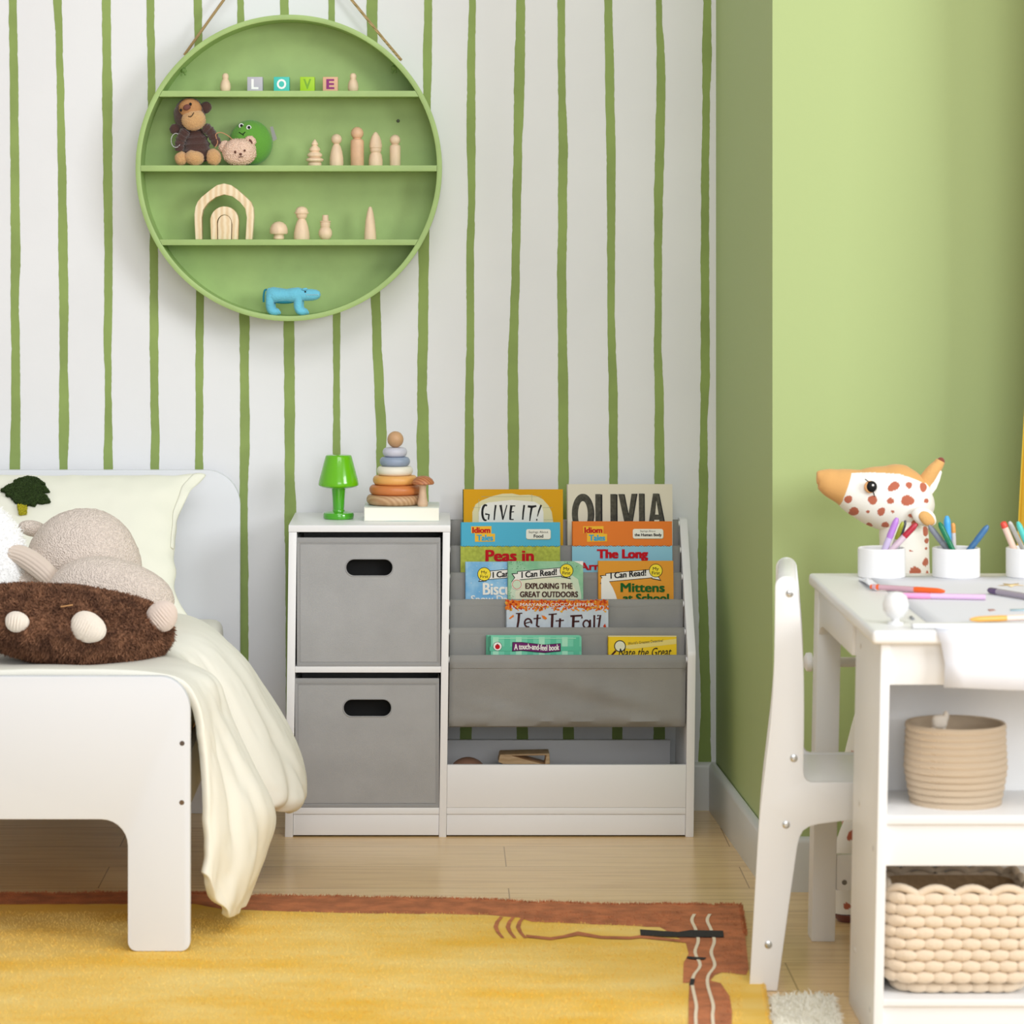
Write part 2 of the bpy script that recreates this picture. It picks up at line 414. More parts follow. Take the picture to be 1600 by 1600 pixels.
# ---------------------------------------------------------------- storage cabinet with bins and book slings
YF, YB = 6.663, 6.968
KS = 0.0127
CXL, CXI, CD0, CD1, CR0, CR1 = -.3196, -.3030, .0012, .0164, .5144, .5313
TOPZ = .6495
cab = thing('storage_cabinet', 'white cabinet with two grey fabric bins beside a fabric book sling rack', 'cabinet', ((CXL + CR1) / 2, (YF + YB) / 2, 0))
def cpart(name, fn, m=M_cab, **kw):
    bm = BM(); fn(bm); shear(bm, KS); return link(name, bm, m, cab, **kw)
cpart('side_panel', lambda b: box(b, CXL, CXI, YF, YB, 0, TOPZ - .0145, .0008))
cpart('divider_panel', lambda b: box(b, CD0, CD1, YF, YB, 0, TOPZ - .0145, .0008))
cpart('top_panel', lambda b: box(b, CXL - .0006, CD1 + .0006, YF - .001, YB, TOPZ - .0142, TOPZ, .001))
cpart('shelf', lambda b: box(b, CXI + .0003, CD0 - .0003, YF + .001, YB - .004, .3425, .3550, .0006))
cpart('bottom_panel', lambda b: box(b, CXI + .0003, CD0 - .0003, YF + .001, YB - .004, .0478, .0610, .0006))
cpart('back_panel', lambda b: box(b, CXI + .0003, CD0 - .0003, YB - .0035, YB, .001, TOPZ - .0146))
cpart('kick_panel', lambda b: box(b, CXI + .0005, CD0 - .0005, YF + .0035, YF + .016, .0035, .0470, .0006))
prof = [(YB, 0), (YF, 0), (YF, .374)] + [(YF + .0006, .381), (YF + .004, .388)] + [(6.925, .628), (6.932, .636), (6.944, .6395), (YB, .6395)]
cpart('side_panel', lambda b: prism(b, prof, (CR0, CR1), 'X', .0012))
cpart('bottom_panel', lambda b: box(b, CD1 + .0003, CR0 - .0003, YF + .001, YB - .004, .0478, .0610, .0006))
cpart('kick_panel', lambda b: box(b, CD1 + .0005, CR0 - .0005, YF + .0035, YF + .016, .0035, .0470, .0006))
cpart('front_panel', lambda b: box(b, CD1 + .0003, CR0 - .0003, YF + .0005, YF + .0125, .0614, .1502, .0007))
cpart('back_panel', lambda b: box(b, CD1 + .0003, CR0 - .0125, YB - .014, YB, .061, .1560, .0007))
# slings: six dowels, five pockets
DY = [6.930, 6.879, 6.828, 6.777, 6.726, 6.677]
DPY = [812, 853.5, 895.5, 937.5, 981.5, 1024.5]
DZ = [H - (p - CY) * y / F for p, y in zip(DPY, DY)]
for y, z in zip(DY, DZ):
    cpart('dowel', lambda b, y=y, z=z: tube(b, [(CD1 + .0004, y, z - .0085), (CR0 - .0004, y, z - .0085)], .0065, 12), M_white)
TROUGH = [None] * 5
xa, xb = CD1 + .0022, CR0 - .0030
for i in range(5):
    yf, zf = DY[i + 1], DZ[i + 1]; zt = zf - .150; ty = yf + .012
    TROUGH[i] = (ty, zt)
    pr = [(DY[i] + .004, DZ[i] - .004), (DY[i], DZ[i]), (DY[i] - .005, DZ[i] - .002), (DY[i] - .0085, DZ[i] - .012)]
    nb = 8
    for k in range(1, nb + 1):
        t = k / nb; pr.append((DY[i] - .0085 + (ty + .008 - DY[i] + .0085) * t, DZ[i] - .012 + (zt + .012 - DZ[i] + .012) * t))
    pr += [(ty + .004, zt + .003), (ty - .002, zt), (ty - .009, zt + .003), (yf - .0025, zt + .014)]
    hz = zf - .0245
    for k in range(1, 11):
        t = k / 10; pr.append((yf - .0025 - .0045 * t ** 2, zt + .014 + (hz - .0008 - zt - .014) * t))
    pr += [(yf - .0083, hz), (yf - .0086, hz + .010), (yf - .0084, zf - .010), (yf - .0068, zf - .006), (yf - .004, zf + .0004), (yf, zf + .0013), (yf + .004, zf - .001)]
    bm = BM(); nx = 40; rows = []
    for j, (y, z) in enumerate(pr):
        row = []
        for k in range(nx + 1):
            x = xa + (xb - xa) * k / nx
            q = noise.noise(Vector((x * 9 + j * .12, j * .16, i * 4.1))) * .0055 - max(0, .16 - abs(noise.noise(Vector((x * 5 + j * .2, j * .05, i * 3.3))))) * .035 + noise.noise(Vector((x * 22, j * .3, i * 7))) * .0012
            edge = min(1, 4 * min(k, nx - k) / nx + .15)
            inner = 1 if 14 < j < len(pr) - 9 else .5 if 4 < j < 13 or j == len(pr) - 9 else .1
            row.append(bm.verts.new((x, y + q * edge * inner * (1 if j > 12 else -.4), z)))
        rows.append(row)
    for A, B_ in zip(rows, rows[1:]):
        for k in range(nx): bm.faces.new((A[k], A[k + 1], B_[k + 1], B_[k]))
    shear(bm, KS)
    o = link('fabric_pocket', bm, M_sling, cab)
    s = o.modifiers.new('cloth', 'SOLIDIFY'); s.thickness = .0011; s.offset = 0

def bin_(label, x0, x1, z0, z1, hx, hz, hw, hh):
    t = thing('fabric_bin', label, 'storage bin', ((x0 + x1) / 2, YF + .14, z0))
    y0, y1 = YF + .003, YF + .285
    def P(name, fn, m=M_binfab, **kw):
        b = BM(); fn(b); return link(name, b, m, t, **kw)
    outer = rounded(x0, x1, z0, z1, .003, 3)
    # front panel as a gently dented sheet with the hand hole cut out
    hole = rounded(hx - hw / 2, hx + hw / 2, hz - hh / 2, hz + hh / 2, hh / 2 * .98, 8)
    b = BM(); prism(b, outer, (y0, y0 + .0035), 'Y', 0, 0, hole)
    bfp = link('front_panel', b, [M_binfab], t, smooth=False)
    # bound edges: top hem, side and bottom piping
    b = BM()
    box(b, x0 + .001, x1 - .001, y0 - .0012, y0 + .004, z1 - .0105, z1 + .0004, .0006)
    box(b, x0, x0 + .0045, y0 - .0010, y0 + .004, z0, z1, .0006); box(b, x1 - .0045, x1, y0 - .0010, y0 + .004, z0, z1, .0006)
    box(b, x0 + .001, x1 - .001, y0 - .0016, y0 + .004, z0 - .0002, z0 + .0065, .0008)
    link('bound_edge', b, M_binseam, t)
    b = BM(); ring = rounded(hx - hw / 2 - .0012, hx + hw / 2 + .0012, hz - hh / 2 - .0012, hz + hh / 2 + .0012, hh / 2, 8)
    tube(b, [(a, y0 - .0002, c) for a, c in ring], .0011, 6, closed=True); link('hand_hole_rim', b, M_binseam, bfp)
    b = BM(); e = .0064
    for q in ((x0 + e, x0 + e + .0005, z0 + .009, z1 - .013), (x1 - e - .0005, x1 - e, z0 + .009, z1 - .013), (x0 + e, x1 - e, z0 + .0085, z0 + .0090), (x0 + e, x1 - e, z1 - .0130, z1 - .0125)): box(b, q[0], q[1], y0 - .0005, y0, q[2], q[3])
    link('stitching', b, mat('stitch_grey', (122, 121, 119), .9), t, smooth=False)
    P('side_panel', lambda b: box(b, x0, x0 + .003, y0 + .004, y1, z0, z1 - .002)); P('side_panel', lambda b: box(b, x1 - .003, x1, y0 + .004, y1, z0, z1 - .002))
    P('back_panel', lambda b: box(b, x0 + .003, x1 - .003, y1 - .003, y1, z0, z1 - .002)); P('bottom', lambda b: box(b, x0 + .003, x1 - .003, y0 + .004, y1 - .003, z0, z0 + .003))
    P('dark_backing', lambda b: (box(b, x0 + .004, x1 - .004, y0 + .03, y0 + .034, z0 + .004, z1 - .012)), M_dark)  # lone black sheet behind the hand hole, standing in for the shaded inside
def cpx(px, Y=YF): return (px - CX) * Y / F
def cpz(py, Y=YF): return H - (py - CY) * Y / F
bin_('upper grey fabric bin with oval hand hole, in the top cubby of the white cabinet', cpx(463.8), cpx(688.2), .3552, cpz(840.5), cpx(577), cpz(887), .0960, .0335)
bin_('lower grey fabric bin with oval hand hole, in the bottom cubby of the white cabinet', cpx(460.8), cpx(686.2), .0612, cpz(1060.5), cpx(574), cpz(1106.5), .0985, .0345)

# ---------------------------------------------------------------- books in the sling
C = {}
def col(name, rgb, rough=0.6, **kw):
    return mat('print_' + name, rgb, rough, spec=.12, **kw)
P_cream = mat('paper_pages', (238, 232, 214), 0.8, bump=0.5, bscale=500, kind='noise', stretch=(0.02, 1, 1))
def book(label, x0, y0, wpx, i, base, art, hpx=190, th=.007, dx=.0, front=0.0, name='picture_book', group='books in the sling rack', round_r=0.0, rot=0.0, lift=0.0):
    tan = (DY[i] - .0085 - TROUGH[i][0] - .008) / (DZ[i] - .012 - TROUGH[i][1] - .012)
    ang = math.atan(tan); z = DZ[i]
    for _ in range(6):
        Y = DY[i] - .0095 - th - .0035 - front + (z - DZ[i]) * tan
        z = H - (y0 - CY) * Y / F
    s = Y / F
    zb = TROUGH[i][1] + .0065 + lift
    hreal = (z - zb) / math.cos(ang)
    hpx = hreal / s
    o0 = W(x0, y0, Y)
    U = Vector((1, 0, 0)); Dn = Vector((0, -math.sin(ang), -math.cos(ang))); Nn = Vector((0, -math.cos(ang), math.sin(ang)))
    if rot:
        q = Matrix.Rotation(rot, 3, 'Y'); U = q @ U; Dn = q @ Dn
    def Q(px, py, off=0.0): return o0 + U * ((px - x0) * s) + Dn * ((py - y0) * s) + Nn * off
    root = thing(name, label, 'book', o0 + U * (wpx * s / 2) + Dn * hreal, group)
    bm = BM(); x1 = x0 + wpx; y1 = y0 + hpx
    mats = [base]
    def idx(m):
        if m not in mats: mats.append(m)
        return mats.index(m)
    def slab(o1, o2, xa_, xb_, ya_, yb_, mi):
        if round_r:
            ps = [(a, b_) for a, b_ in rounded(xa_, xb_, ya_, yb_, round_r, 4)]
        else: ps = [(xa_, ya_), (xb_, ya_), (xb_, yb_), (xa_, yb_)]
        A = [bm.verts.new(Q(a, b_, o1)) for a, b_ in ps]; B_ = [bm.verts.new(Q(a, b_, o2)) for a, b_ in ps]
        for f in [bm.faces.new(A), bm.faces.new(B_[::-1])] + [bm.faces.new((A[k], A[(k + 1) % len(A)], B_[(k + 1) % len(A)], B_[k])) for k in range(len(A))]: f.material_index = mi
    ct = .0012 if th < .006 else .002
    slab(0, -ct, x0, x1, y0, y1, 0); slab(-th + ct, -th, x0, x1, y0, y1, 0)
    slab(0, -th, x0, x0 + max(1.0, ct / s), y0, y1, 0)
    lay = 0
    for a in art:
        lay += 1; off = .00009 * lay + .0002 + (.0003 if a[0] == 'text' else 0)
        kind, m = a[0], idx(a[1])
        fs = []
        def quadstrip(poly):
            vs = [bm.verts.new(Q(px, min(py, y1 - 1), off)) for px, py in poly]
            try:
                f = bm.faces.new(vs); f.material_index = m; fs.append(f)
            except ValueError: pass
        if kind == 'poly': quadstrip(a[2])
        elif kind == 'rect': quadstrip([(a[2], a[3]), (a[4], a[3]), (a[4], a[5]), (a[2], a[5])])
        elif kind == 'circ':
            _, _, cx, cy, rx = a[:5]; ry = a[5] if len(a) > 5 else rx
            quadstrip([(cx + rx * math.cos(2 * PI * k / 28), cy + ry * math.sin(2 * PI * k / 28)) for k in range(28)])
        elif kind == 'rrect': quadstrip(rounded(a[2], a[4], a[3], a[5], a[6], 4))
        elif kind == 'text':
            _, _, s_, ax, ay, bx, by = a[:7]; kw = a[7] if len(a) > 7 else {}
            vs2, fc = text2d(s_, 0, kw.get('slant', 0)); ta = kw.get('ang', 0.0); bend = kw.get('bend', 0.0)
            hw_ = kw.get('bold', 0) * abs(by - ay) * 1.15                # heavier weights are overprinted
            for qi, (ex, ey) in enumerate([(0, 0)] if not hw_ else [(-hw_, -hw_ * .4), (-hw_, hw_ * .4), (0, 0), (hw_, -hw_ * .4), (hw_, hw_ * .4)]):
                vv = []
                for u, v in vs2:
                    px = ax + u * (bx - ax) + ex; py = by + v * (ay - by) - ta * u * (bx - ax) + bend * math.sin(u * PI * 2) + ey
                    vv.append(bm.verts.new(Q(px, py, off + .00005 * qi)))
                for f_ in fc:
                    try:
                        g = bm.faces.new([vv[k] for k in f_]); g.material_index = m
                    except ValueError: pass
        elif kind == 'stroke':
            for line, wd in a[2]:
                wds = [q_ * 1.15 for q_ in (wd if isinstance(wd, (list, tuple)) else [wd] * len(line))]
                pts = [Vector((p[0], p[1], 0)) for p in line]; L_, R_ = [], []
                for k, p in enumerate(pts):
                    t = (pts[min(k + 1, len(pts) - 1)] - pts[max(k - 1, 0)]).normalized(); n_ = Vector((-t.y, t.x, 0)) * wds[k] / 2
                    L_.append(p + n_); R_.append(p - n_)
                vl = [bm.verts.new(Q(p.x, p.y, off)) for p in L_]; vr = [bm.verts.new(Q(p.x, p.y, off)) for p in R_]
                for k in range(len(vl) - 1):
                    g = bm.faces.new((vl[k], vl[k + 1], vr[k + 1], vr[k])); g.material_index = m
        elif kind == 'dots':
            rr = random.Random(a[6]); 
            for _ in range(a[7]):
                px, py = rr.uniform(a[2], a[4]), rr.uniform(a[3], a[5]); r = rr.uniform(a[8] * .5, a[8]); k0 = rr.random() * 6
                quadstrip([(px + r * rr.uniform(.6, 1.2) * math.cos(k0 + 2 * PI * k / 7), py + r * rr.uniform(.6, 1.2) * math.sin(k0 + 2 * PI * k / 7)) for k in range(7)])
    link('cover', bm, mats, root, smooth=False)
    bm = BM(); x0_, x1_ = x0 + 1.2, x1 - 1.6
    A = [bm.verts.new(Q(a, b_, -ct)) for a, b_ in ((x0_, y0 + 1.4), (x1_, y0 + 1.4), (x1_, y1 - 1), (x0_, y1 - 1))]
    B_ = [bm.verts.new(Q(a, b_, -th + ct)) for a, b_ in ((x0_, y0 + 1.4), (x1_, y0 + 1.4), (x1_, y1 - 1), (x0_, y1 - 1))]
    bm.faces.new(A); bm.faces.new(B_[::-1])
    for k in range(4): bm.faces.new((A[k], A[(k + 1) % 4], B_[(k + 1) % 4], B_[k]))
    link('page_block', bm, P_cream, root, smooth=False)
    return root
def scallop(x0, x1, y, yb, n=26, amp=1.0):
    top = [(x0 + (x1 - x0) * k / n, y + (amp if k % 2 else -amp) * .8) for k in range(n + 1)]
    return top + [(x1, yb), (x0, yb)]
def ribbon(y, x0, x1, slope=-.11, h=11.5, tail=9):
    """white waving banner with folded tails"""
    return [(x0, y), (x1, y + slope * (x1 - x0)), (x1, y + slope * (x1 - x0) + h), (x0, y + h)]
INK = M_black
K_w = col('white', (240, 238, 232)); K_y = col('badge_yellow', (246, 222, 60)); K_red = col('red', (196, 22, 34)); K_gold = col('logo_gold', (244, 190, 60))
K_tblue = col('tales_blue', (70, 170, 210)); K_tag = col('tag_white', (238, 238, 228))
K_must = col('mustard', (222, 164, 30)); K_pale = col('pale_green', (226, 218, 176)); K_line = col('thin_line', (170, 170, 135)); K_gr = col('grey_letters', (92, 90, 80), var=.25, vscale=120)
K_sky = col('sky_blue', (86, 182, 216)); K_lime = col('pea_green', (188, 196, 84), var=.12, vscale=140); K_orange = col('orange', (232, 128, 52)); K_lblue = col('light_blue', (146, 200, 222))
K_snow = col('snow_blue', (120, 178, 222), rgb2=(160, 204, 234), vscale=40); K_mint = col('meadow_green', (134, 190, 152), rgb2=(160, 206, 172), vscale=50); K_glow = col('cover_glow', (206, 222, 196)); K_cream = col('cover_cream', (226, 226, 200))
K_pumpkin = col('pumpkin', (226, 156, 56)); K_dkg = col('dark_green', (26, 96, 40)); K_leaf1 = col('leaf_red', (200, 66, 30)); K_leaf2 = col('leaf_orange', (226, 124, 40)); K_leaf3 = col('leaf_yellow', (226, 168, 60)); K_fall = col('fall_sky', (204, 214, 224), var=.05, vscale=60)
K_teal = col('teal', (122, 206, 176)); K_teal2 = col('teal_dark', (98, 190, 158)); K_teal3 = col('teal_pale', (170, 226, 198)); K_purp = col('purple_banner', (112, 42, 104)); K_yel = col('sun_yellow', (238, 202, 46)); K_yel2 = col('pale_yellow', (232, 214, 130)); K_brown = col('brown_letters', (70, 36, 34)); K_og = col('spine_green', (30, 70, 40))
K_fawn = col('cover_fawn', (226, 220, 202))

# back pocket
def arcpts(cx, cy, rx, ry, a0, a1, n=12): return [(cx + rx * math.cos(math.radians(a0 + (a1 - a0) * k / n)), cy + ry * math.sin(math.radians(a0 + (a1 - a0) * k / n))) for k in range(n + 1)]
blob = [(738, 940), (738, 800), (743, 788), (752, 782), (770, 775), (785, 771.5), (800, 771), (812, 773.5), (826, 773), (838, 775), (848, 780), (857, 790), (862, 800), (864, 815), (864, 940)]
blob2 = [(748, 940), (748, 800), (752, 790), (763, 785), (800, 781), (835, 784), (846, 790), (849, 800), (849, 940)]
book('mustard picture book titled GIVE IT! standing in the rearmost fabric pocket', 723, 764.5, 156.5, 0, K_must,
     [('poly', K_pale, blob), ('stroke', K_line, [([(752, 776), (846, 776)], .5), ([(738, 793), (760, 793)], .5), ([(848, 793), (863, 793)], .5), ([(748, 780), (748, 812)], .5), ([(831, 772), (831, 784)], .5), ([(849, 812), (864, 812)], .5)]), ('poly', K_w, blob2),
      ('stroke', INK, [(arcpts(758.5, 801, 5, 12, -62, -290, 12), [2, 2.6, 3, 3.2, 3.2, 3, 3, 3, 3, 3, 2.8, 2.4, 2]), ([(758, 803), (764, 804), (763, 812)], [2.4, 2.4, 2]),
                       ([(774.5, 789), (773, 800), (772, 812.5)], [2.6, 2.2, 1.8]), ([(782, 789), (784, 800), (785.5, 812)], [3.6, 2.6, 1.6]), ([(792, 789), (789, 800), (785.5, 812)], [1.6, 1.6, 1.6]),
                       ([(799, 789.5), (797.5, 800), (797, 812)], [3.6, 3, 2.6]), ([(798, 790.5), (805, 790.5)], 1.4), ([(798, 800), (803, 799.5)], 1.4), ([(797, 811.5), (802.5, 811.5)], 1.6),
                       ([(819, 789), (817.5, 800), (816.5, 812)], [2.6, 2.4, 2]), ([(824.5, 791), (831, 792), (838, 790.5)], [3, 3.6, 2.4]), ([(831, 791), (829, 802), (827.5, 814)], [3, 2.6, 1.4]),
                       ([(845.5, 789), (842, 798), (839.5, 807)], [2.6, 2.2, 1.2]), ([(837.5, 812), (839.5, 812)], 2.6)]),
      ('rect', K_og, 723, 764.8, 724.2, 930)], th=.010)
book('cream picture book with tall charcoal capital letters, tallest of the rack', 885.5, 756.5, 165, 0, K_fawn,
     [('poly', INK, arcpts(911.2, 803, 17.2, 31.5, 0, 360, 36)), ('poly', K_gr, arcpts(910, 802.5, 16.8, 31, 0, 360, 36)), ('poly', K_fawn, arcpts(910.5, 804, 7.6, 21, 0, 360, 36)),
      ('poly', INK, [(931, 772.5), (941, 772.5), (941, 834), (931, 834)]), ('poly', K_gr, [(930, 772), (938.5, 772), (938.5, 826), (948, 826), (948, 834), (930, 834)]),
      ('poly', INK, [(955, 772.5), (964.6, 772.5), (964.6, 834), (955, 834)]), ('poly', K_gr, [(953.5, 772), (962.5, 772), (962.5, 834), (953.5, 834)]),
      ('poly', INK, [(967, 772.2), (976, 772.2), (982.5, 806), (988, 771.5), (996, 771.5), (985.5, 832), (979.5, 832)]), ('poly', K_gr, [(966, 772), (974, 772), (981.2, 806), (986.6, 771.5), (994, 771.5), (984, 832), (978.5, 832)]),
      ('poly', INK, [(999.5, 771.5), (1007.2, 771.5), (1007.2, 834), (999.5, 834)]), ('poly', K_gr, [(998, 771.2), (1005.5, 771.2), (1005.5, 834), (998, 834)]),
      ('poly', INK, [(1021.5, 771.5), (1030, 771.5), (1042, 834), (1034, 834)]), ('poly', K_gr, [(1020, 771.2), (1028.5, 771.2), (1040, 834), (1032, 834), (1030.5, 815), (1021, 815), (1019.5, 834), (1010.5, 834)]), ('poly', K_fawn, [(1025.3, 783), (1028.6, 804), (1023.2, 804)]), ('rect', K_fawn, 1021.8, 812, 1029.6, 834)], th=.011)
def idiom(x, y):
    return [('poly', K_gold, [(x, y + .4), (x + 32, y), (x + 31.5, y + 12), (x + .5, y + 11)]), ('poly', K_gold, [(x + 6, y + 11), (x + 37.5, y + 12), (x + 37, y + 24), (x + 6, y + 24.4)]),
            ('text', K_red, 'Idiom', x + 2.5, y + 2, x + 29.5, y + 10.6, {'bold': .06}), ('text', K_tblue, 'Tales', x + 9.5, y + 13.6, x + 34, y + 22.6, {'bold': .06})]
book('sky blue and pea green book titled Peas in, second row of the sling rack', 719.5, 816, 155.5, 1, K_sky,
     [('poly', K_lime, scallop(719.5, 875, 853.5, 960)), ('stroke', INK, [([(719.8 + 2.2 * k, 853.5 + (.8 if k % 2 else -.8)) for k in range(71)], .5)])] + idiom(736, 822) +
     [('rrect', K_line, 822, 827.2, 860.6, 843, 3.2), ('rrect', K_tag, 822, 826.8, 860.2, 842, 3), ('text', K_gr, 'Sayings About', 826, 829.4, 856.5, 834, {}), ('text', INK, 'Food', 834, 835, 848.5, 840, {'bold': .035}),
      ('text', K_red, 'Peas in', 759.5, 859.5, 833, 876.5, {'bold': .06}), ('text', K_red, 'a Pod', 775, 884, 822, 901, {'bold': .06})], th=.006)
book('orange and pale blue book titled The Long Arm, right of the pea green one', 893.5, 814.5, 156.5, 1, K_orange,
     [('poly', K_lblue, scallop(893.5, 1050, 853, 960)), ('stroke', INK, [([(893.8 + 2.2 * k, 853 + (.8 if k % 2 else -.8)) for k in range(71)], .5)])] + idiom(911, 822) +
     [('rrect', K_line, 988.6, 827, 1036.6, 842, 3.2), ('rrect', K_tag, 988.6, 826.4, 1036, 841.2, 3), ('text', K_gr, 'Sayings About', 1000, 828.4, 1024, 832, {}), ('text', INK, 'the Human Body', 991.5, 833.4, 1033.4, 839, {'bold': .035}),
      ('text', K_red, 'The Long', 933.5, 858.5, 1011, 876, {'bold': .06}), ('text', K_red, 'Arm of the', 905, 879, 1000, 890, {'bold': .06})], th=.006)
def icanread(xa_, xb_, bx, by, y, tailR=True):
    """ribbon with its text between xa_ and xb_; badge at bx,by"""
    sl = -.09
    r = []
    o = 1.0
    r.append(('poly', INK, [(xa_ - o, y - o), (xb_ + o, y + sl * (xb_ - xa_) - o), (xb_ + o, y + sl * (xb_ - xa_) + 12 + o), (xa_ - o, y + 12 + o)]))
    r.append(('poly', INK, [(xa_ - 10, y + 2.5), (xa_ + 3, y + 2), (xa_ + 3, y + 14.5), (xa_ - 10, y + 15.5), (xa_ - 5.5, y + 9)]))
    r.append(('poly', K_w, [(xa_ - 8, y + 3.6), (xa_ + 2, y + 3), (xa_ + 2, y + 13.4), (xa_ - 8, y + 14), (xa_ - 4, y + 9)]))
    if tailR:
        ye = y + sl * (xb_ - xa_)
        r.append(('poly', INK, [(xb_ - 2, ye + 3), (xb_ + 13, ye + 5), (xb_ + 9, ye + 11), (xb_ + 13, ye + 17.5), (xb_ - 2, ye + 14.5)]))
        r.append(('poly', K_w, [(xb_ - 1, ye + 4), (xb_ + 11, ye + 6), (xb_ + 7.5, ye + 11), (xb_ + 11, ye + 15.7), (xb_ - 1, ye + 13.4)]))
    r.append(('poly', K_w, [(xa_, y), (xb_, y + sl * (xb_ - xa_)), (xb_, y + sl * (xb_ - xa_) + 12), (xa_, y + 12)]))
    r.append(('circ', INK, bx, by, 10.6)); r.append(('circ', K_y, bx, by, 9.7))
    r.append(('text', INK, 'My', bx - 4.6, by - 5.4, bx + 4.6, by + .8, {'bold': .006})); r.append(('text', INK, 'First', bx - 6.2, by + 1.2, bx + 6.2, by + 6, {'bold': .006}))
    return r
sl = {'bold': .04, 'ang': .09}
book('frosty blue early reader peeking out behind the green one, third row', 726.8, 877.6, 118, 2, K_snow,
     icanread(757, 840, 756.5, 897, 893.5, False)[:-4] + [('circ', INK, 756.5, 897, 10.6), ('circ', K_y, 756.5, 897, 9.7), ('text', INK, 'My', 752, 891.6, 761, 897.8, {}), ('text', INK, 'First', 750.3, 898.2, 762.7, 903, {}),
      ('text', INK, 'I Can Read!', 770, 893.8, 826, 902.8, sl), ('text', K_w, 'Biscuit', 755, 911, 812, 929, {'bold': .035}), ('text', K_w, 'Snow Day', 736, 930, 800, 945, {'bold': .02}), ('dots', K_w, 728, 879, 800, 930, 4, 26, .7)], th=.0035, name='reader_book')
book('green early reader titled Exploring the Great Outdoors, third row middle', 793, 876.8, 118, 2, K_mint,
     [('poly', K_glow, [(800, 960), (797, 925), (803, 905), (818, 897), (850, 894), (885, 893), (903, 905), (908, 930), (908, 960)]), ('poly', K_cream, [(806, 960), (805, 925), (815, 908), (850, 902), (890, 905), (901, 925), (902, 960)]),
      ('poly', K_w, [(896, 876.8), (911, 876.8), (911, 884), (904, 880)]), ('dots', K_dkg, 794, 877, 822, 889, 9, 26, .7), ('dots', K_dkg, 882, 877, 911, 886, 19, 16, .7), ('dots', K_dkg, 794, 920, 802, 936, 29, 14, .6)] +
     icanread(809, 879, 885, 891.5, 893.5) + [('text', INK, 'I Can Read!', 815, 893.6, 869.5, 902.8, sl), ('circ', K_w, 807.5, 913, 8.4), ('circ', K_leaf1, 807.5, 913, 7.4), ('circ', K_glow, 807.5, 913, 6.6),
      ('text', K_brown, 'EXPLORING THE', 821, 911, 894, 919.6, {'bold': .035}), ('text', K_brown, 'GREAT OUTDOORS', 812.5, 924, 902.5, 932.5, {'bold': .035})], th=.0035, front=.006, name='reader_book')
book('pumpkin orange early reader with dark green title letters, third row right', 934, 876.2, 118, 2, K_pumpkin,
     icanread(947, 1020, 1024.5, 891.5, 896.5) + [('text', INK, 'I Can Read!', 954, 894.6, 1009, 904, sl), ('poly', K_w, [(939, 960), (939, 905), (944, 899), (950, 906), (957, 918), (962, 930), (966, 945), (965, 960)]),
      ('text', K_dkg, 'Mittens', 970, 911, 1037.5, 924.5, {'bold': .05}), ('text', K_dkg, 'at School', 973.5, 927.5, 1044, 940, {'bold': .05})], th=.0035, name='reader_book')
leafs = [('dots', m_, 790, 938, 950, yb_, sd, n_, 2.3) for m_, yb_, sd, n_ in ((K_leaf1, 952, 1, 170), (K_leaf2, 954, 2, 130), (K_leaf1, 949, 3, 110), (K_leaf3, 956, 4, 50), (K_leaf2, 951, 5, 60))]
book('autumn book titled Let It Fall with orange leaves along its top, fourth row', 790.3, 938.2, 160, 3, K_fall,
     [('rect', K_leaf2, 790.6, 938.4, 950, 946)] + leafs + [('text', K_w, 'MARYANN COCCA-LEFFLER', 813, 942.3, 928.5, 947, {'bold': .014}),
      ('stroke', K_brown, [([(811, 958.5), (810, 970), (807.5, 984)], [3.4, 3, 2.6]), ([(806, 958.5), (816, 958)], 1.4), ([(804, 984), (818, 983)], 1.6),
        (arcpts(825, 973, 5.5, 6.5, 10, -290, 12), 2.2), ([(819.5, 974), (830, 971)], 1.4), ([(840, 960), (838.5, 978)], 2.6), ([(833.5, 966.5), (845, 965.5)], 1.6), ([(838.5, 978), (843, 979)], 2),
        ([(863, 960), (862, 983)], 3.4), ([(857, 960), (870, 959)], 1.6), ([(875, 966), (874, 983)], 2.8), ([(868, 970), (881, 969)], 1.6),
        ([(896, 962), (895, 983)], 3.6), ([(891, 962.5), (909, 961.5), (909, 966)], 2.4), ([(895, 971), (905, 970.5)], 2.2), (arcpts(916, 975, 5, 6, 0, 360, 14), 2.2), ([(922, 968), (922, 983)], 2.4), ([(928.5, 961), (928, 983)], 2.6), ([(937, 966), (932, 966.5)], 1.2), ([(933, 962), (938, 961), (934.5, 983)], 2.6)]),
      ('poly', K_leaf2, [(846, 961), (851, 962.5), (855, 966), (852, 968), (848, 966)]), ('poly', K_leaf2, [(795, 966), (802, 960), (803, 963), (797, 967)]), ('poly', K_leaf1, [(942, 978), (945, 974), (947, 979), (944, 981)])], th=.006)
checks = []
for k in range(8): checks.append(('rect', K_teal2 if k % 2 else K_teal3, 770 + k * 18, 995.5, 779 + k * 18, 1040))
checks.append(('rect', K_teal2, 765, 1010, 907.5, 1017)); checks.append(('rect', K_teal3, 770, 996.6, 900, 997.8))
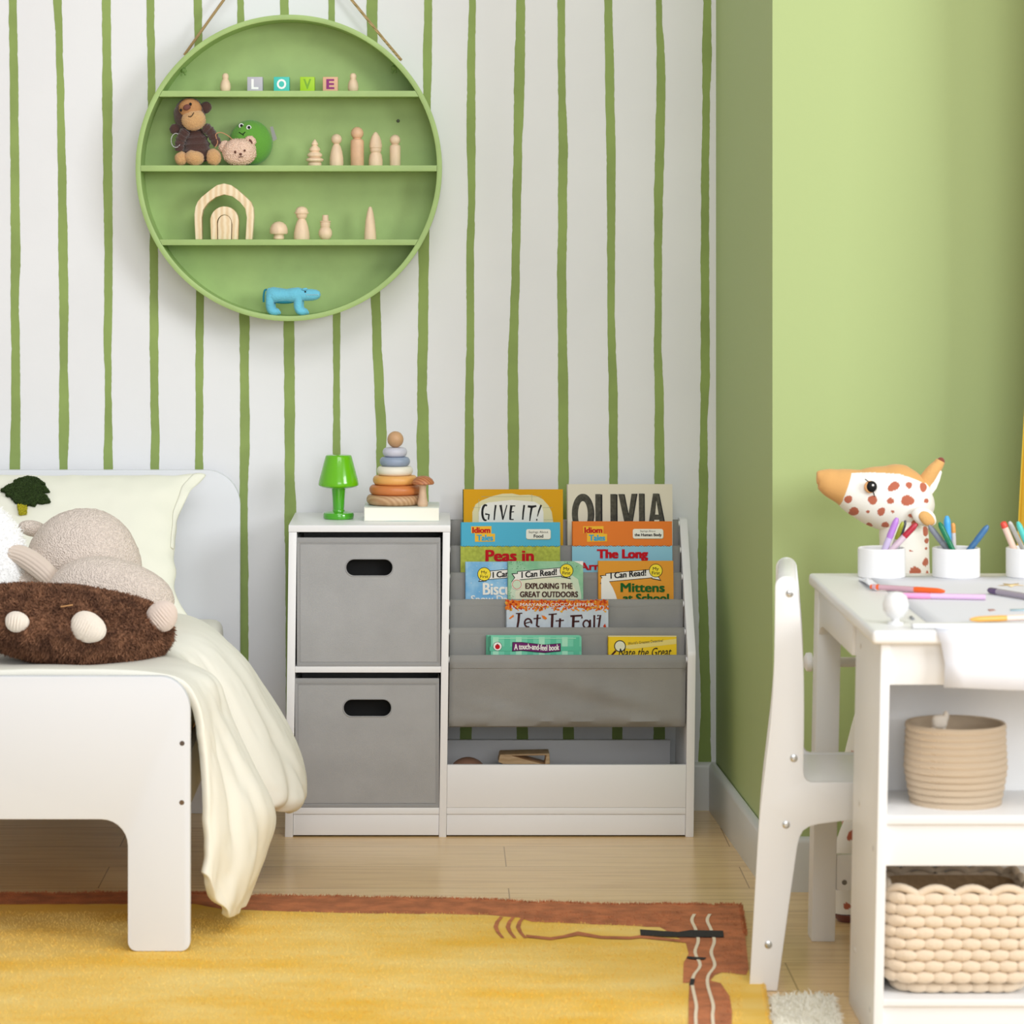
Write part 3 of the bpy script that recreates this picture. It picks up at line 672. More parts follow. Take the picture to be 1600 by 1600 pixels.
book('teal checked board book with purple banner in the front pocket', 762.5, 992.4, 146, 4, K_teal, checks +
     [('circ', INK, 777.3, 1009.8, 7.0), ('circ', K_w, 777.3, 1009.8, 6.4), ('circ', K_red, 777.3, 1010.4, 3.8), ('rect', INK, 776.3, 1006, 778.3, 1007.4),
      ('poly', INK, [(800.5, 1003.2), (815, 1003.2), (850, 1007), (876, 1005), (876, 1017.4), (850, 1020), (815, 1016.6), (800, 1017.6)]), ('poly', K_purp, [(801.4, 1004), (815, 1004), (850, 1007.8), (875.2, 1005.8), (875.2, 1016.6), (850, 1019.2), (815, 1015.8), (801, 1016.8)]),
      ('text', K_w, 'A touch-and-feel book', 803.5, 1006.4, 873.5, 1015.4, {'bold': .03, 'bend': -1.0}), ('text', INK, 'Three', 822, 1023.5, 852, 1036, {'bold': .05})], th=.009, round_r=4.5, name='board_book', lift=.045)
book('yellow book with a magnifying glass on its cover in the front pocket', 949.5, 993.2, 107.5, 4, K_yel,
     [('poly', K_yel2, [(965, 1010), (1056.6, 998), (1056.6, 1006), (985, 1014)]), ('rect', K_cream, 950, 993.6, 1056.8, 994.8), ('text', K_gr, "World's Greatest Detective!", 981, 1003.2, 1036, 1007.5, {'ang': .09}),
      ('circ', INK, 968.6, 1009.5, 9.2), ('circ', K_cream, 968.6, 1009.5, 7.8), ('stroke', K_brown, [([(962, 1016.5), (955, 1024), (952, 1029)], 2.4)]),
      ('text', INK, 'Nate the Great', 966, 1013, 1049, 1026, {'bold': .004, 'slant': .3, 'ang': .02})], th=.007)

# ---------------------------------------------------------------- toys in the tray under the slings
t = tag(link('wooden_frame_toy', (lambda b: (prism(b, [(W(778, 1195, 6.8).x, .137), (W(781, 1195, 6.8).x, .153), (W(858, 1190, 6.8).x, .1555), (W(860, 1190, 6.8).x, .100), (W(845, 1190, 6.8).x, .100)], (6.78, 6.84), 'Y', .002, 0, [(W(800, 1195, 6.8).x, .150), (W(853, 1195, 6.8).x, .151), (W(851, 1190, 6.8).x, .131)]), b)[1])(BM()), M_oak), 'pale wooden toy block with an open triangle poking out of the cabinet tray', 'toy')
bm = BM(); prism(bm, [(W(790, 1195, 6.8).x, .0615), (W(870, 1195, 6.8).x, .0615), (W(868, 1190, 6.8).x, .1050), (W(795, 1190, 6.8).x, .1090)], (6.765, 6.85), 'Y', .003)
tag(link('wooden_block', bm, M_oak), 'brown wooden block under the triangle toy in the cabinet tray', 'toy')
bm = BM(); ellip(bm, (W(731, 1195, 6.78).x, 6.78, .1045), .043, .043, .043, 28, 18); tag(link('wooden_ball', bm, mat('brown_ball', (150, 112, 92), .5)), 'brown ball barely showing at the tray end beside the divider', 'ball')

# ---------------------------------------------------------------- on top of the cabinet
def px_lathe(pts, cx, Y, zb, scale_y):
    s = Y / F
    return [(r * s, (scale_y - py) * s) for r, py in pts]
YL = 6.815; s = YL / F
M_lamp = mat('green_glass', (72, 168, 22), 0.16, coat=.6, spec=.6)
M_shade = mat('green_shade', (104, 186, 12), 0.18, coat=.5)
lamp = thing('toy_lamp', 'small glossy green table lamp on the white cabinet top', 'lamp', (W(529, 0, YL).x, YL, TOPZ))
bx = W(529, 0, YL).x
def LP(pts): return [(r * s, (808.5 - py) * s) for r, py in pts]
bm = BM(); lathe(bm, LP([(0, 808.5), (21, 808.5), (23, 808), (24, 806), (24, 801.5), (23, 799), (19, 797.6), (12, 796.5), (0, 796.5)]), (bx, YL, TOPZ), 40); link('base', bm, M_lamp, lamp)
bm = BM(); lathe(bm, LP([(0, 797), (9.5, 797), (9.5, 795), (8.4, 793.5), (8.8, 790), (9.6, 775), (10.8, 761), (11, 758), (0, 758)]), (bx, YL, TOPZ), 32); link('stem', bm, M_lamp, lamp)
bm = BM(); lathe(bm, LP([(9, 761.5), (22, 759.6), (28.5, 757.8), (31, 756), (31.4, 754), (30.6, 749), (20.8, 712), (20, 709.8), (18.5, 708.8), (0, 708.6)]), (bx, YL, TOPZ), 48); link('lamp_shade', bm, M_shade, lamp)
# closed book lying flat
bk = thing('closed_book', 'thick closed book lying flat under the stacking rings', 'book', (W(628, 0, 6.81).x, 6.81, TOPZ))
xa_, xb_ = W(569.5, 0, 6.75).x, W(686.5, 0, 6.75).x; ya_, yb_ = 6.752, 6.886; zt = .6795
M_bcover = mat('pale_book_cover', (196, 214, 206), .35, rgb2=(226, 224, 210), vscale=14)
bm = BM(); box(bm, xa_, xb_, ya_ - .001, yb_, zt - .0018, zt, .0007); box(bm, xa_, xb_, ya_ - .001, yb_, TOPZ + .0002, TOPZ + .002, .0007); box(bm, xa_ - .0008, xa_ + .0014, ya_ - .001, yb_, TOPZ + .0002, zt, .0007)
link('cover', bm, M_bcover, bk)
bm = BM(); box(bm, xa_ + .0014, xb_ - .001, ya_, yb_ - .002, TOPZ + .002, zt - .0018); link('page_block', bm, mat('edge_pages', (250, 246, 230), .8, bump=.08, bscale=60, kind='Z', stretch=(.05, .05, 6)), bk, smooth=False)
# stacking rings
YS = 6.822; s = YS / F; sx = W(617, 0, YS).x
st = thing('stacking_ring_toy', 'stacking tower of six rings with a wooden ball on top', 'stacking toy', (sx, YS, zt))
def torus_ring(cx_off, rpx, y0, y1, m, name='ring'):
    h = (y1 - y0) * s; r = rpx * s; z = zt + (790 - y1) * s - .0
    bm = BM(); e = h / 2; prof = [(0, 0)]
    for k in range(9): a = -PI / 2 + PI * k / 8; prof.append((r - e * .85 + e * .85 * math.cos(a), e + e * math.sin(a)))
    prof.append((0, h)); lathe(bm, prof, (sx + cx_off * s, YS, z), 56); return link(name, bm, m, st)
torus_ring(0, 44.5, 774.2, 789.6, wood('oak_ring', (206, 168, 128), (184, 142, 102), 'DIAGONAL', 45, .45, 1.5), 'base_ring')
torus_ring(.5, 40.5, 759, 774.2, mat('terracotta_paint', (206, 124, 66), .4)); torus_ring(.5, 35, 744.4, 759, mat('apricot_paint', (232, 172, 96), .4)); torus_ring(0, 28.3, 730, 744.4, mat('ivory_paint', (236, 230, 214), .4))
torus_ring(0, 23.8, 715.6, 730, mat('dusty_blue_paint', (146, 160, 184), .4)); torus_ring(0, 19.2, 701, 715.6, mat('lilac_paint', (202, 202, 216), .4))
bm = BM(); ellip(bm, (sx + .8 * s, YS, zt + (790 - 688.5) * s), 12.7 * s, 12.7 * s, 12.9 * s, 32, 20); link('ball', bm, mat('beech_ball', (208, 164, 122), .45, var=.08, vscale=30), st)
YM = 6.775; s = YM / F; mx_ = W(660.5, 0, YM).x
ms = thing('wooden_mushroom', 'turned wooden mushroom standing on the closed book beside the rings', 'toy', (mx_, YM, zt))
bm = BM(); lathe(bm, [(r * s, (792.3 - y) * s) for r, y in [(0, 792.3), (7, 792.3), (8.2, 790.5), (8.3, 787), (6.6, 779), (5.6, 770), (5.4, 764), (6.4, 758), (6.4, 756), (0, 756)]], (mx_, YM, zt), 28); link('stem', bm, mat('mushroom_stem', (222, 188, 156), .5, var=.08, vscale=40), ms)
bm = BM(); lathe(bm, [(r * s, (792.3 - y) * s) for r, y in [(0, 757.5), (12, 757.8), (16, 758), (17.4, 756.6), (17.2, 754.5), (14.5, 750), (10, 746.6), (5, 745), (0, 744.6)]], (mx_ + .5 * s, YM, zt), 32); link('cap', bm, wood('mushroom_cap', (196, 130, 84), (168, 98, 60), 'DIAGONAL', 60, .45, 1.2), ms)

# ---------------------------------------------------------------- round wall shelf
YR = 6.87; rcx, rcz = W(451.2, 262.3, YR).x, W(451.2, 262.3, YR).z; RR = 239.5 * YR / F
rs = thing('round_wall_shelf', 'large round green wall shelf with three boards hung on a rope', 'shelf', (rcx, 6.93, rcz))
bm = BM(); n = 128; rw = .0108
A = [[bm.verts.new((rcx + rr * math.cos(2 * PI * k / n), yy, rcz + rr * math.sin(2 * PI * k / n))) for k in range(n)] for rr, yy in ((RR, YR + .0006), (RR - .0008, YR), (RR - rw + .0008, YR), (RR - rw, YR + .0006), (RR - rw, YW - .004), (RR, YW - .004))]
for q in range(6):
    a, b_ = A[q], A[(q + 1) % 6]
    for k in range(n): bm.faces.new((a[k], a[(k + 1) % n], b_[(k + 1) % n], b_[k]))
link('ring_frame', bm, M_ring, rs)
bm = BM(); lathe(bm, [(0, YW - .014), (RR - rw + .0002, YW - .014), (RR - rw + .0002, YW - .006), (0, YW - .006)], (rcx, 0, rcz), 128, axis='Y'); link('back_board', bm, M_ring, rs)
SHZ = []
for ya, yb in ((141.8, 151), (258.4, 267.6), (374.2, 383.2)):
    z1, z0 = W(0, ya, YR).z, W(0, yb, YR).z; SHZ.append(z1)
    rin = RR - rw - .0004
    def hx(z): return math.sqrt(max(0, rin ** 2 - (z - rcz) ** 2))
    bm = BM(); prism(bm, [(rcx - hx(z0), z0), (rcx + hx(z0), z0), (rcx + hx(z1), z1), (rcx - hx(z1), z1)], (YR + .0006, YW - .0142), 'Y', .0006); link('shelf_board', bm, M_ring, rs)
M_rope = mat('jute_rope', (206, 174, 124), .9, bump=.8, bscale=160, kind='DIAGONAL')
apex = Vector((rcx - .004, YW - .012, W(0, -125, YR).z))
bm = BM(); tube(bm, [W(288, 86, 6.93), W(330, 27, 6.945), W(351, -2, 6.95), apex, W(548, -2, 6.95), W(600, 62, 6.945), W(627, 94, 6.93)], .0031, 8); link('hanging_rope', bm, M_rope, rs)
bm = BM(); lathe(bm, [(0, -.006), (.005, -.006), (.006, -.003), (.003, 0), (.003, .012), (0, .012)], apex + Vector((0, -.004, 0)), 16, axis='Y'); link('hook', bm, M_steel, rs)
for (x, y) in ((622, 189), ):
    bm = BM(); p = W(x, y, YW - .015); lathe(bm, [(0, -.0012), (.0032, -.001), (.0038, 0.001), (0, .001)], p, 14, axis='Y'); link('screw', bm, mat('dark_screw', (60, 66, 40), .4, metallic=.5), rs)
for (x, y) in ((287, 110), (616, 106)):
    p = W(x, y, 6.93); bm = BM()
    ellip(bm, p, .007, .006, .006, 10, 8, jit=.3, js=200); tube(bm, [p + Vector((0, 0, .004)), p + Vector((.004, -.003, -.010))], .0022, 6); tube(bm, [p, p + Vector((-.005, -.002, -.012))], .0018, 6); link('rope_knot', bm, mat('painted_knot', (128, 160, 92), .8, bump=.5, bscale=300), rs)

YT = 6.905; s = YT / F
def turned(name, label, cx, base, pts, shelf, group=None, m=None, Y=YT, n=28):
    """one-piece turned wooden figure, profile (radius px, y px)"""
    x = W(cx, 0, Y).x; k = Y / F
    bm = BM(); lathe(bm, [(r * k, (base - y) * k) for r, y in pts], (x, Y, SHZ[shelf] + .0002), n)
    o = link(name, bm, m or M_beech2); return tag(o, label, 'wooden figure', group)
doll = [(0, 140.5), (6.6, 140.5), (8, 138), (8.4, 133.5), (7.6, 128), (5.8, 123.4), (4.5, 121.8), (4.6, 121), (5.2, 118.5), (5, 115.5), (3.6, 112.9), (1.6, 112), (0, 111.9)]
turned('peg_doll', 'small wooden peg doll left of the letter blocks on the top board', 352.2, 140.5, doll, 0, 'tiny peg dolls')
turned('peg_doll', 'small wooden peg doll right of the letter blocks on the top board', 551.8, 140.5, doll, 0, 'tiny peg dolls')
def ballhead(cx, yc, r): return [(r * math.cos(a), yc - r * math.sin(a)) for a in [math.radians(d) for d in (-62, -40, -15, 10, 35, 60, 78)]] + [(0, yc - r)]
tree = [(0, 258), (10.4, 258), (10.6, 257), (10.6, 253.5), (9, 252.4), (9, 251.8), (12.5, 251.6), (13.9, 249.6), (13.4, 247.6), (9, 245.2), (8.8, 244.4), (11, 244), (12, 242), (11.2, 239.6), (7, 236.4), (6.8, 235.6), (8.4, 235), (8.9, 233.2), (7.6, 230.4), (4.2, 227), (4.2, 226.2), (5.4, 225.2), (5.2, 223.6), (2.6, 219.4), (.8, 217.1), (0, 216.8)]
turned('wooden_tree', 'turned wooden fir tree leftmost of the five figures on the second board', 491.8, 258, tree, 1, 'wooden figures on the second board')
d1 = [(0, 258), (10.4, 258), (10.9, 255), (10.6, 246), (9, 236), (6.6, 228), (4.4, 224.6), (4, 224)] + ballhead(0, 216.8, 8.4)
turned('peg_doll', 'bell-shaped peg doll beside the wooden fir tree', 525.8, 258, d1, 1, 'wooden figures on the second board')
d2 = [(0, 258), (10, 258), (10.4, 257), (10.4, 221), (9.6, 218), (7.4, 216.6), (6, 216.2), (6, 215.4), (7, 214.6)] + ballhead(0, 207.4, 10)
turned('peg_doll', 'tallest peg doll with straight body in the middle of the second board', 558.2, 258, d2, 1, 'wooden figures on the second board', mat('beech_rosy', (230, 188, 152), .5, var=.06, vscale=50))
d3 = [(0, 258), (10.6, 258), (11, 256), (10.8, 249), (9.4, 241), (7.6, 238), (7.6, 237.4), (8.8, 236), (9, 232), (8.7, 230.6), (9.7, 230), (9.9, 226), (8.8, 219), (6.2, 212), (3, 207), (1, 205.4), (0, 205.2)]
turned('wooden_gnome', 'pointed-hat wooden gnome right of the tallest peg doll', 587, 258, d3, 1, 'wooden figures on the second board')
d4 = [(0, 258), (8, 258), (8.3, 257), (8.6, 230), (8, 226.6), (6, 225.6), (5.2, 225), (5.2, 224.4), (6, 223.8)] + ballhead(0, 218, 8.4)
turned('peg_doll', 'slim straight peg doll at the right end of the second board', 617.4, 258, d4, 1, 'wooden figures on the second board')
mush = [(0, 374), (7.2, 374), (8.2, 373), (8.4, 370.4), (7.6, 367.4), (8, 366), (13, 365.6), (14.2, 363.6), (13.8, 357), (11.4, 351.4), (7, 347.6), (2, 346), (0, 346)]
turned('toy_mushroom', 'round-capped wooden toadstool beside the wooden arch on the third board', 435.6, 374, mush, 2, 'wooden figures on the third board')
hat = [(0, 374), (12, 374), (12.6, 371.6), (12.2, 364), (10, 353), (7.2, 345), (5.6, 342.8), (5.6, 342), (8, 339.4), (9, 335.2), (9, 334.2), (11.2, 333.6), (11.4, 332), (10, 331), (9.6, 328.4), (7.6, 325), (4, 322.8), (0, 322.4)]
turned('peg_doll', 'peg doll in a bowler hat on the third board', 471.4, 374, hat, 2, 'wooden figures on the third board')
snow = [(0, 374), (6, 374), (9, 371), (10.8, 366), (10.4, 361), (8.4, 357), (7.2, 355.4), (7.8, 353), (8, 349), (7.8, 347.2), (8.8, 346.6), (8.8, 345.4), (5.2, 344.6), (4.9, 339.6), (4.6, 336), (0, 335.8)]
turned('wooden_snowman', 'small wooden snowman in a top hat on the third board', 508.4, 374, snow, 2, 'wooden figures on the third board')
cone = [(0, 374), (9.4, 374), (9.6, 372.6), (9, 362), (7.4, 345), (5, 332), (3, 325), (1.6, 323), (0, 322.6)]
turned('wooden_cone', 'tall pointed wooden cone alone at the right of the third board', 578.4, 374, cone, 2, 'wooden figures on the third board')
# letter blocks
for ch, x0, x1, face, let, lab in (('L', 386.6, 410.6, (186, 184, 196), (246, 246, 246), 'grey letter block showing a white L'), ('O', 428, 452.4, (66, 196, 184), (246, 246, 246), 'turquoise letter block showing a white O'), ('V', 469, 491.8, (164, 208, 28), (118, 170, 30), 'lime letter block showing a green V'), ('E', 504.6, 528, (222, 176, 142), (140, 30, 112), 'pale wood letter block showing a purple E')):
    t = thing('letter_block', lab + ' on the top board', 'letter block', (W((x0 + x1) / 2, 0, YT).x, YT, SHZ[0]), 'letter blocks on the top board')
    xa_, xb_ = W(x0, 0, YT).x, W(x1, 0, YT).x; hh = 22.6 * s; y0 = YT - .008
    bm = BM(); box(bm, xa_, xb_, y0, y0 + (xb_ - xa_), SHZ[0] + .0001, SHZ[0] + hh, .0012); link('block', bm, mat('block_' + ch, face, .5), t)
    vs, fs = text2d(ch, .03); bm = BM(); w_ = (xb_ - xa_); cw = .54 if ch != 'O' else .60
    if ch == 'L': cw = .46
    V = [bm.verts.new((xa_ + w_ * (.5 - cw / 2 + u * cw), y0 - .0003, SHZ[0] + hh * (.15 + v * .70))) for u, v in vs]
    for f in fs: bm.faces.new([V[k] for k in f])
    link('letter', bm, mat('letter_' + ch, let, .5), t, smooth=False)
# arch house: three nested pieces
def PXZ(pts, Y=YT): return [(W(x, 0, Y).x, SHZ[2] + .0002 + (374 - y) * Y / F) for x, y in pts]
def arch(name, label, outer, inner, y0, y1):
    pts = PXZ(outer) + (PXZ(inner)[::-1] if inner else [])
    bm = BM(); prism(bm, pts, (y0, y1), 'Y', .001); return tag(link(name, bm, M_pine), label, 'wooden toy', 'nesting arch pieces')
oo = [(306.5, 374), (305.2, 350), (304.8, 335), (306.5, 323), (310, 315), (316, 308), (330, 296.5), (340, 289.5), (351, 286.8), (362, 289.5), (372, 296.5), (386, 309), (393, 316), (396.6, 325), (397.4, 338), (396.2, 355), (394.6, 374)]
oi = [(316.4, 374), (315.8, 340), (318, 328), (326, 317), (338, 308), (351, 304), (364, 307), (376, 316), (384, 326), (386.6, 340), (384.4, 374)]
arch('nesting_arch', 'outer house-shaped arch of the pale wooden nesting set', oo, oi, 6.885, 6.925)
mo = [(330.6, 374), (329.6, 345)] + [(351.5 + 22 * math.cos(math.radians(a)), 345 - 22.5 * math.sin(math.radians(a))) for a in range(170, 5, -15)] + [(373.6, 345), (372.6, 374)]
mi_ = [(340.4, 374), (340, 350)] + [(351.5 + 11.6 * math.cos(math.radians(a)), 349 - 13.5 * math.sin(math.radians(a))) for a in range(170, 5, -15)] + [(363.6, 350), (363.2, 374)]
arch('nesting_arch', 'middle round arch of the pale wooden nesting set', mo, mi_, 6.885, 6.920)
io = [(341.6, 374), (341.2, 350)] + [(352 + 10.4 * math.cos(math.radians(a)), 348.6 - 12.4 * math.sin(math.radians(a))) for a in range(165, 10, -15)] + [(362.4, 350), (362, 374)]
arch('nesting_arch_core', 'solid inner piece of the pale wooden nesting set', io, None, 6.885, 6.915)

# soft toys on the second board
zb = SHZ[1]
def SP(x, y, Y=6.905): return Vector((W(x, 0, Y).x, Y, zb + (258.2 - y) * Y / F))
M_mbrown = mat('brown_plush', (74, 46, 40), .95, bump=.8, bscale=400, sheen=.4); M_mtan = mat('tan_plush', (216, 170, 116), .95, bump=.9, bscale=500, sheen=.4)
mk = thing('monkey_plush', 'brown plush monkey with tan face sitting at the left of the second board', 'soft toy', (SP(305, 258).x, 6.905, zb))
bm = BM(); stn = []
for k in range(19):
    t = k / 18; y = 255 - 60 * t; r = (24 * math.sin(PI * min(1, .12 + t * .86)) ** .55) * (1 - .3 * t) * (1 + .09 * math.cos(k * PI * .66)); stn.append((SP(309 - 4 * t, y), r * s if 0 < k < 18 else 0, r * s * .8))
loft(bm, stn, 20); link('body', bm, M_mbrown, mk)
for pts, r in (([(292, 202), (285, 212), (281, 224), (280, 236)], 8.5), ([(318, 197), (327, 204), (334, 214), (341, 227)], 8.5)):
    bm = BM(); q = cr([SP(x, y, 6.893) for x, y in pts], 6); tube(bm, q, [r * s * (1 + .12 * math.sin(k * 2.3)) * (1 - .15 * k / len(q)) * (.45 if k in (0, len(q) - 1) else .85 if k in (1, len(q) - 2) else 1) for k in range(len(q))], 12); link('arm', bm, M_mbrown, mk)
bm = BM(); ellip(bm, SP(296, 178, 6.905), 25 * s, 20 * s, 26 * s, 20, 14, jit=.05, js=90); hd = link('head', bm, M_mbrown, mk)
bm = BM(); ellip(bm, SP(297, 170, 6.888), 18 * s, 13 * s, 16.5 * s, 24, 16, jit=.04, js=120, rot=Matrix.Rotation(.3, 3, 'Y')); fur(bm, 500, .0016, .0005, 0, 41, .1); link('brow', bm, mat('monkey_brow', (186, 136, 90), .95), hd)
bm = BM(); ellip(bm, SP(302.5, 186.5, 6.884), 19 * s, 14.5 * s, 17 * s, 24, 16, jit=.04, js=120); fur(bm, 600, .0016, .0005, 0, 42, .1)
mface = link('muzzle', bm, M_mtan, hd)
for x, y, r in ((321.5, 167, 9), (273.5, 201, 8.5)):
    bm = BM(); ellip(bm, SP(x, y, 6.9), r * s, r * s * .6, r * s, 16, 10, jit=.15, js=150); link('ear' if y < 190 else 'hand', bm, M_mbrown, hd if y < 190 else mk)
for x, y, r1, r2, a in ((283, 247, 10, 10.5, 0), (303.5, 246, 15.5, 12, .25), (334, 245, 11.5, 13, -.3)):
    bm = BM(); ellip(bm, SP(x, y, 6.886), r1 * s, r1 * s * .8, r2 * s, 18, 12, jit=.10, js=100, rot=Matrix.Rotation(a, 3, 'Y')); fur(bm, 500, .0016, .0005, 0, 43, .1); link('foot', bm, M_mtan, mk)
for x, y in ((282.6, 172), (297.6, 162.6)):
    bm = BM(); ellip(bm, SP(x, y, 6.8705 if x < 290 else 6.8700), 2.1 * s, 1.6 * s, 2.5 * s, 10, 8); link('eye', bm, M_black, hd)
bm = BM(); ellip(bm, SP(292, 167.5, 6.8690), 6.2 * s, 3 * s, 4.6 * s, 14, 10, rot=Matrix.Rotation(-.35, 3, 'Y')); link('nose', bm, mat('monkey_nose', (112, 66, 58), .8), hd)
bm = BM(); tube(bm, [SP(294, 181.5, 6.8645), SP(298, 182.3, 6.8632), SP(300.5, 180, 6.8630), SP(303, 175.5, 6.8645)], .0008, 6); link('mouth', bm, M_black, hd)
bm = BM(); tube(bm, [SP(275, 219, 6.885) + Vector((7.5 * s * math.cos(a), .002 * math.sin(a), 11 * s * math.sin(a))) for a in [2 * PI * k / 24 for k in range(24)]], .0011, 6, closed=True); link('key_ring', bm, M_steel, mk)
M_felt = mat('green_felt', (96, 158, 56), .95, bump=.5, bscale=300, sheen=.3)
gp = thing('green_plush', 'round green felt toy with googly eyes behind the small bear', 'soft toy', (SP(391, 258).x, 6.925, zb))
bm = BM(); ellip(bm, SP(391.5, 222, 6.93), 35 * s, 26 * s, 36 * s, 40, 24)
for v in bm.verts:
    d = v.co - SP(391.5, 222, 6.93); a = math.atan2(d.y, d.x); up = max(0, d.z / (36 * s)); v.co += Vector((d.x, d.y, 0)) * (-.10 * abs(math.cos(a * 5)) ** 3 * up)
link('body', bm, M_felt, gp)
def GS(x, y, off):
    c = SP(391.5, 222, 6.93); p = SP(x, y, 6.93); q = 1 - ((p.x - c.x) / (35 * s)) ** 2 - ((p.z - c.z) / (36 * s)) ** 2
    return Vector((p.x, 6.93 - 26 * s * math.sqrt(max(.02, q)) - off, p.z))
for x, y in ((377.8, 196), (389.8, 199)):
    p = GS(x, y, -.0008)
    bm = BM(); ellip(bm, p, 4.2 * s, 2 * s, 4.2 * s, 16, 10); e = link('eye', bm, mat('eye_white', (240, 240, 240), .4), gp)
    bm = BM(); ellip(bm, p + Vector((.4 * s, -1.4 * s, .3 * s)), 2.5 * s, 1.2 * s, 2.5 * s, 12, 8); o = link('pupil', bm, M_black, e)
bm = BM(); tube(bm, cr([GS(375, 206, .0002), GS(378.5, 208.6, .0002), GS(381.5, 208.8, .0002), GS(384.5, 205.5, .0002)], 4), .0009, 6); tube(bm, [GS(381.3, 208.4, .0002), GS(381.6, 211.6, .0002)], .0009, 6); link('mouth', bm, M_black, gp)
bm = BM(); prism(bm, [(SP(421, 197).x, SP(421, 197).z), (SP(425.5, 196).x, SP(425.5, 196).z), (SP(432, 216).x, SP(432, 216).z), (SP(426, 219.5).x, SP(426, 219.5).z)], (6.926, 6.928), 'Y'); link('cloth_tag', bm, mat('grey_tag', (150, 150, 150), .8), gp, smooth=False)
M_bear = mat('pink_boucle', (240, 208, 186), .95, bump=.8, bscale=330, kind='voronoi')
br_ = thing('bear_plush', 'small pinkish bear head charm in front of the green felt toy', 'soft toy', (SP(373, 258).x, 6.89, zb))
bm = BM(); ellip(bm, SP(374, 237.2, 6.89), 26 * s, 17 * s, 21 * s, 36, 22, jit=.07, js=260, pw=.9); fur(bm, 1600, .0018, .0006, 0, 3, .1); bh = link('head', bm, M_bear, br_)
for x, y, r in ((351.5, 229, 10), (390.5, 221, 9.5)):
    bm = BM(); ellip(bm, SP(x, y, 6.893), r * s, r * s * .6, r * s, 18, 12, jit=.08, js=260); fur(bm, 250, .0018, .0006, 0, 4, .1); e = link('ear', bm, M_bear, br_)
    bm = BM(); ellip(bm, SP(x + 1.5, y, 6.8845), 2 * s, 1.5 * s, 4.6 * s, 10, 8, rot=Matrix.Rotation(.5 if x < 360 else -.5, 3, 'Y')); link('ear_lining', bm, mat('bear_brown', (96, 56, 44), .8), e)
for nm, x, y, r1, r2 in (('eye', 367.6, 237.4, 1.6, 2.3), ('eye', 382.4, 235, 1.5, 1.7), ('nose', 376, 240.6, 2.2, 1.6)):
    bm = BM(); ellip(bm, SP(x, y, 6.8655), r1 * s * 1.1, 2.2 * s, r2 * s, 10, 8); link(nm, bm, MATS['bear_brown'], bh)
bm = BM(); tube(bm, [SP(372.5, 246, 6.8655), SP(376, 245, 6.8648), SP(376.2, 242, 6.8645)], .0007, 6); tube(bm, [SP(376, 245, 6.8648), SP(380.5, 244.6, 6.8655)], .0007, 6); link('mouth', bm, MATS['bear_brown'], bh)
bm = BM(); tube(bm, cr([SP(336, 230, 6.884), SP(340, 222, 6.884), SP(337, 210, 6.884), SP(345, 206.5, 6.886), SP(357, 212, 6.888), SP(366, 221, 6.89)], 6), .0010, 6); link('hanging_cord', bm, mat('peach_cord', (196, 142, 104), .7), br_)
# blue animal in the bottom of the ring
M_blue = mat('blue_plush', (112, 200, 228), .9, bump=.5, bscale=260, sheen=.3, var=.06, vscale=40); M_blued = mat('blue_plush_dark', (36, 130, 152), .9)
YH = 6.90; s2 = YH / F
zring = rcz - math.sqrt((RR - rw) ** 2 - (W(450, 0, YH).x - rcx) ** 2) + .0022
def HP(x, y, Y=YH): return Vector((W(x, 0, Y).x, Y, zring + (493.6 - y) * s2))
hp = thing('hippo_plush', 'small sky blue stuffed animal standing in the bottom of the round shelf', 'soft toy', HP(450, 493.6))
bm = BM(); loft(bm, [(HP(415.5, 463), 0, 0), (HP(416, 463), 7 * s2, 7 * s2), (HP(419, 463), 11 * s2, 10 * s2), (HP(427, 462.5), 12.5 * s2, 12 * s2), (HP(438, 463), 11.4 * s2, 12 * s2), (HP(448, 463.5), 10.4 * s2, 12 * s2), (HP(458, 463), 11.6 * s2, 12 * s2), (HP(467, 462), 11.4 * s2, 11 * s2), (HP(471.5, 462), 9.8 * s2, 10 * s2), (HP(478, 462.5), 9.4 * s2, 9.4 * s2), (HP(488, 462.5), 9.2 * s2, 9 * s2), (HP(495, 462.2), 7.8 * s2, 8 * s2), (HP(499.5, 462), 5 * s2, 6 * s2), (HP(501.6, 462), 0, 0)], 18)
for x, dY in ((422, -.006), (466, -.006), (425, .010), (469, .010)):
    Yl = YH + dY; q = [HP(x, 462, Yl), HP(x - .5, 474, Yl), HP(x, 483, Yl), HP(x + 3, 488.2, Yl), HP(x + 9, 488.6, Yl), HP(x + 12, 487, Yl)]
    q = cr(q, 4); tube(bm, q, [s2 * (7 - 1.6 * k / len(q)) if k < len(q) - 2 else s2 * 4 for k in range(len(q))], 12)
link('body', bm, M_blue, hp)
bm = BM(); tube(bm, cr([HP(417, 454), HP(413.5, 456), HP(412, 464), HP(412, 474)], 4), .0022, 8, flat=.5); link('tail', bm, M_blued, hp)
bm = BM(); ellip(bm, HP(444, 473), 17 * s2, 7 * s2, 3.6 * s2, 16, 8); link('belly_patch', bm, M_blued, hp)
for dY in (-.011, .007):
    bm = BM(); ellip(bm, HP(476, 453.5, YH + dY), 4.5 * s2, 2 * s2, 2 * s2, 10, 8, rot=Matrix.Rotation(-.2, 3, 'Y')); link('ear', bm, M_blue, hp)
bm = BM(); ellip(bm, HP(477, 457.5, YH - .0120), 1.4 * s2, 1.4 * s2, 1.4 * s2, 8, 6); link('eye', bm, M_black, hp)
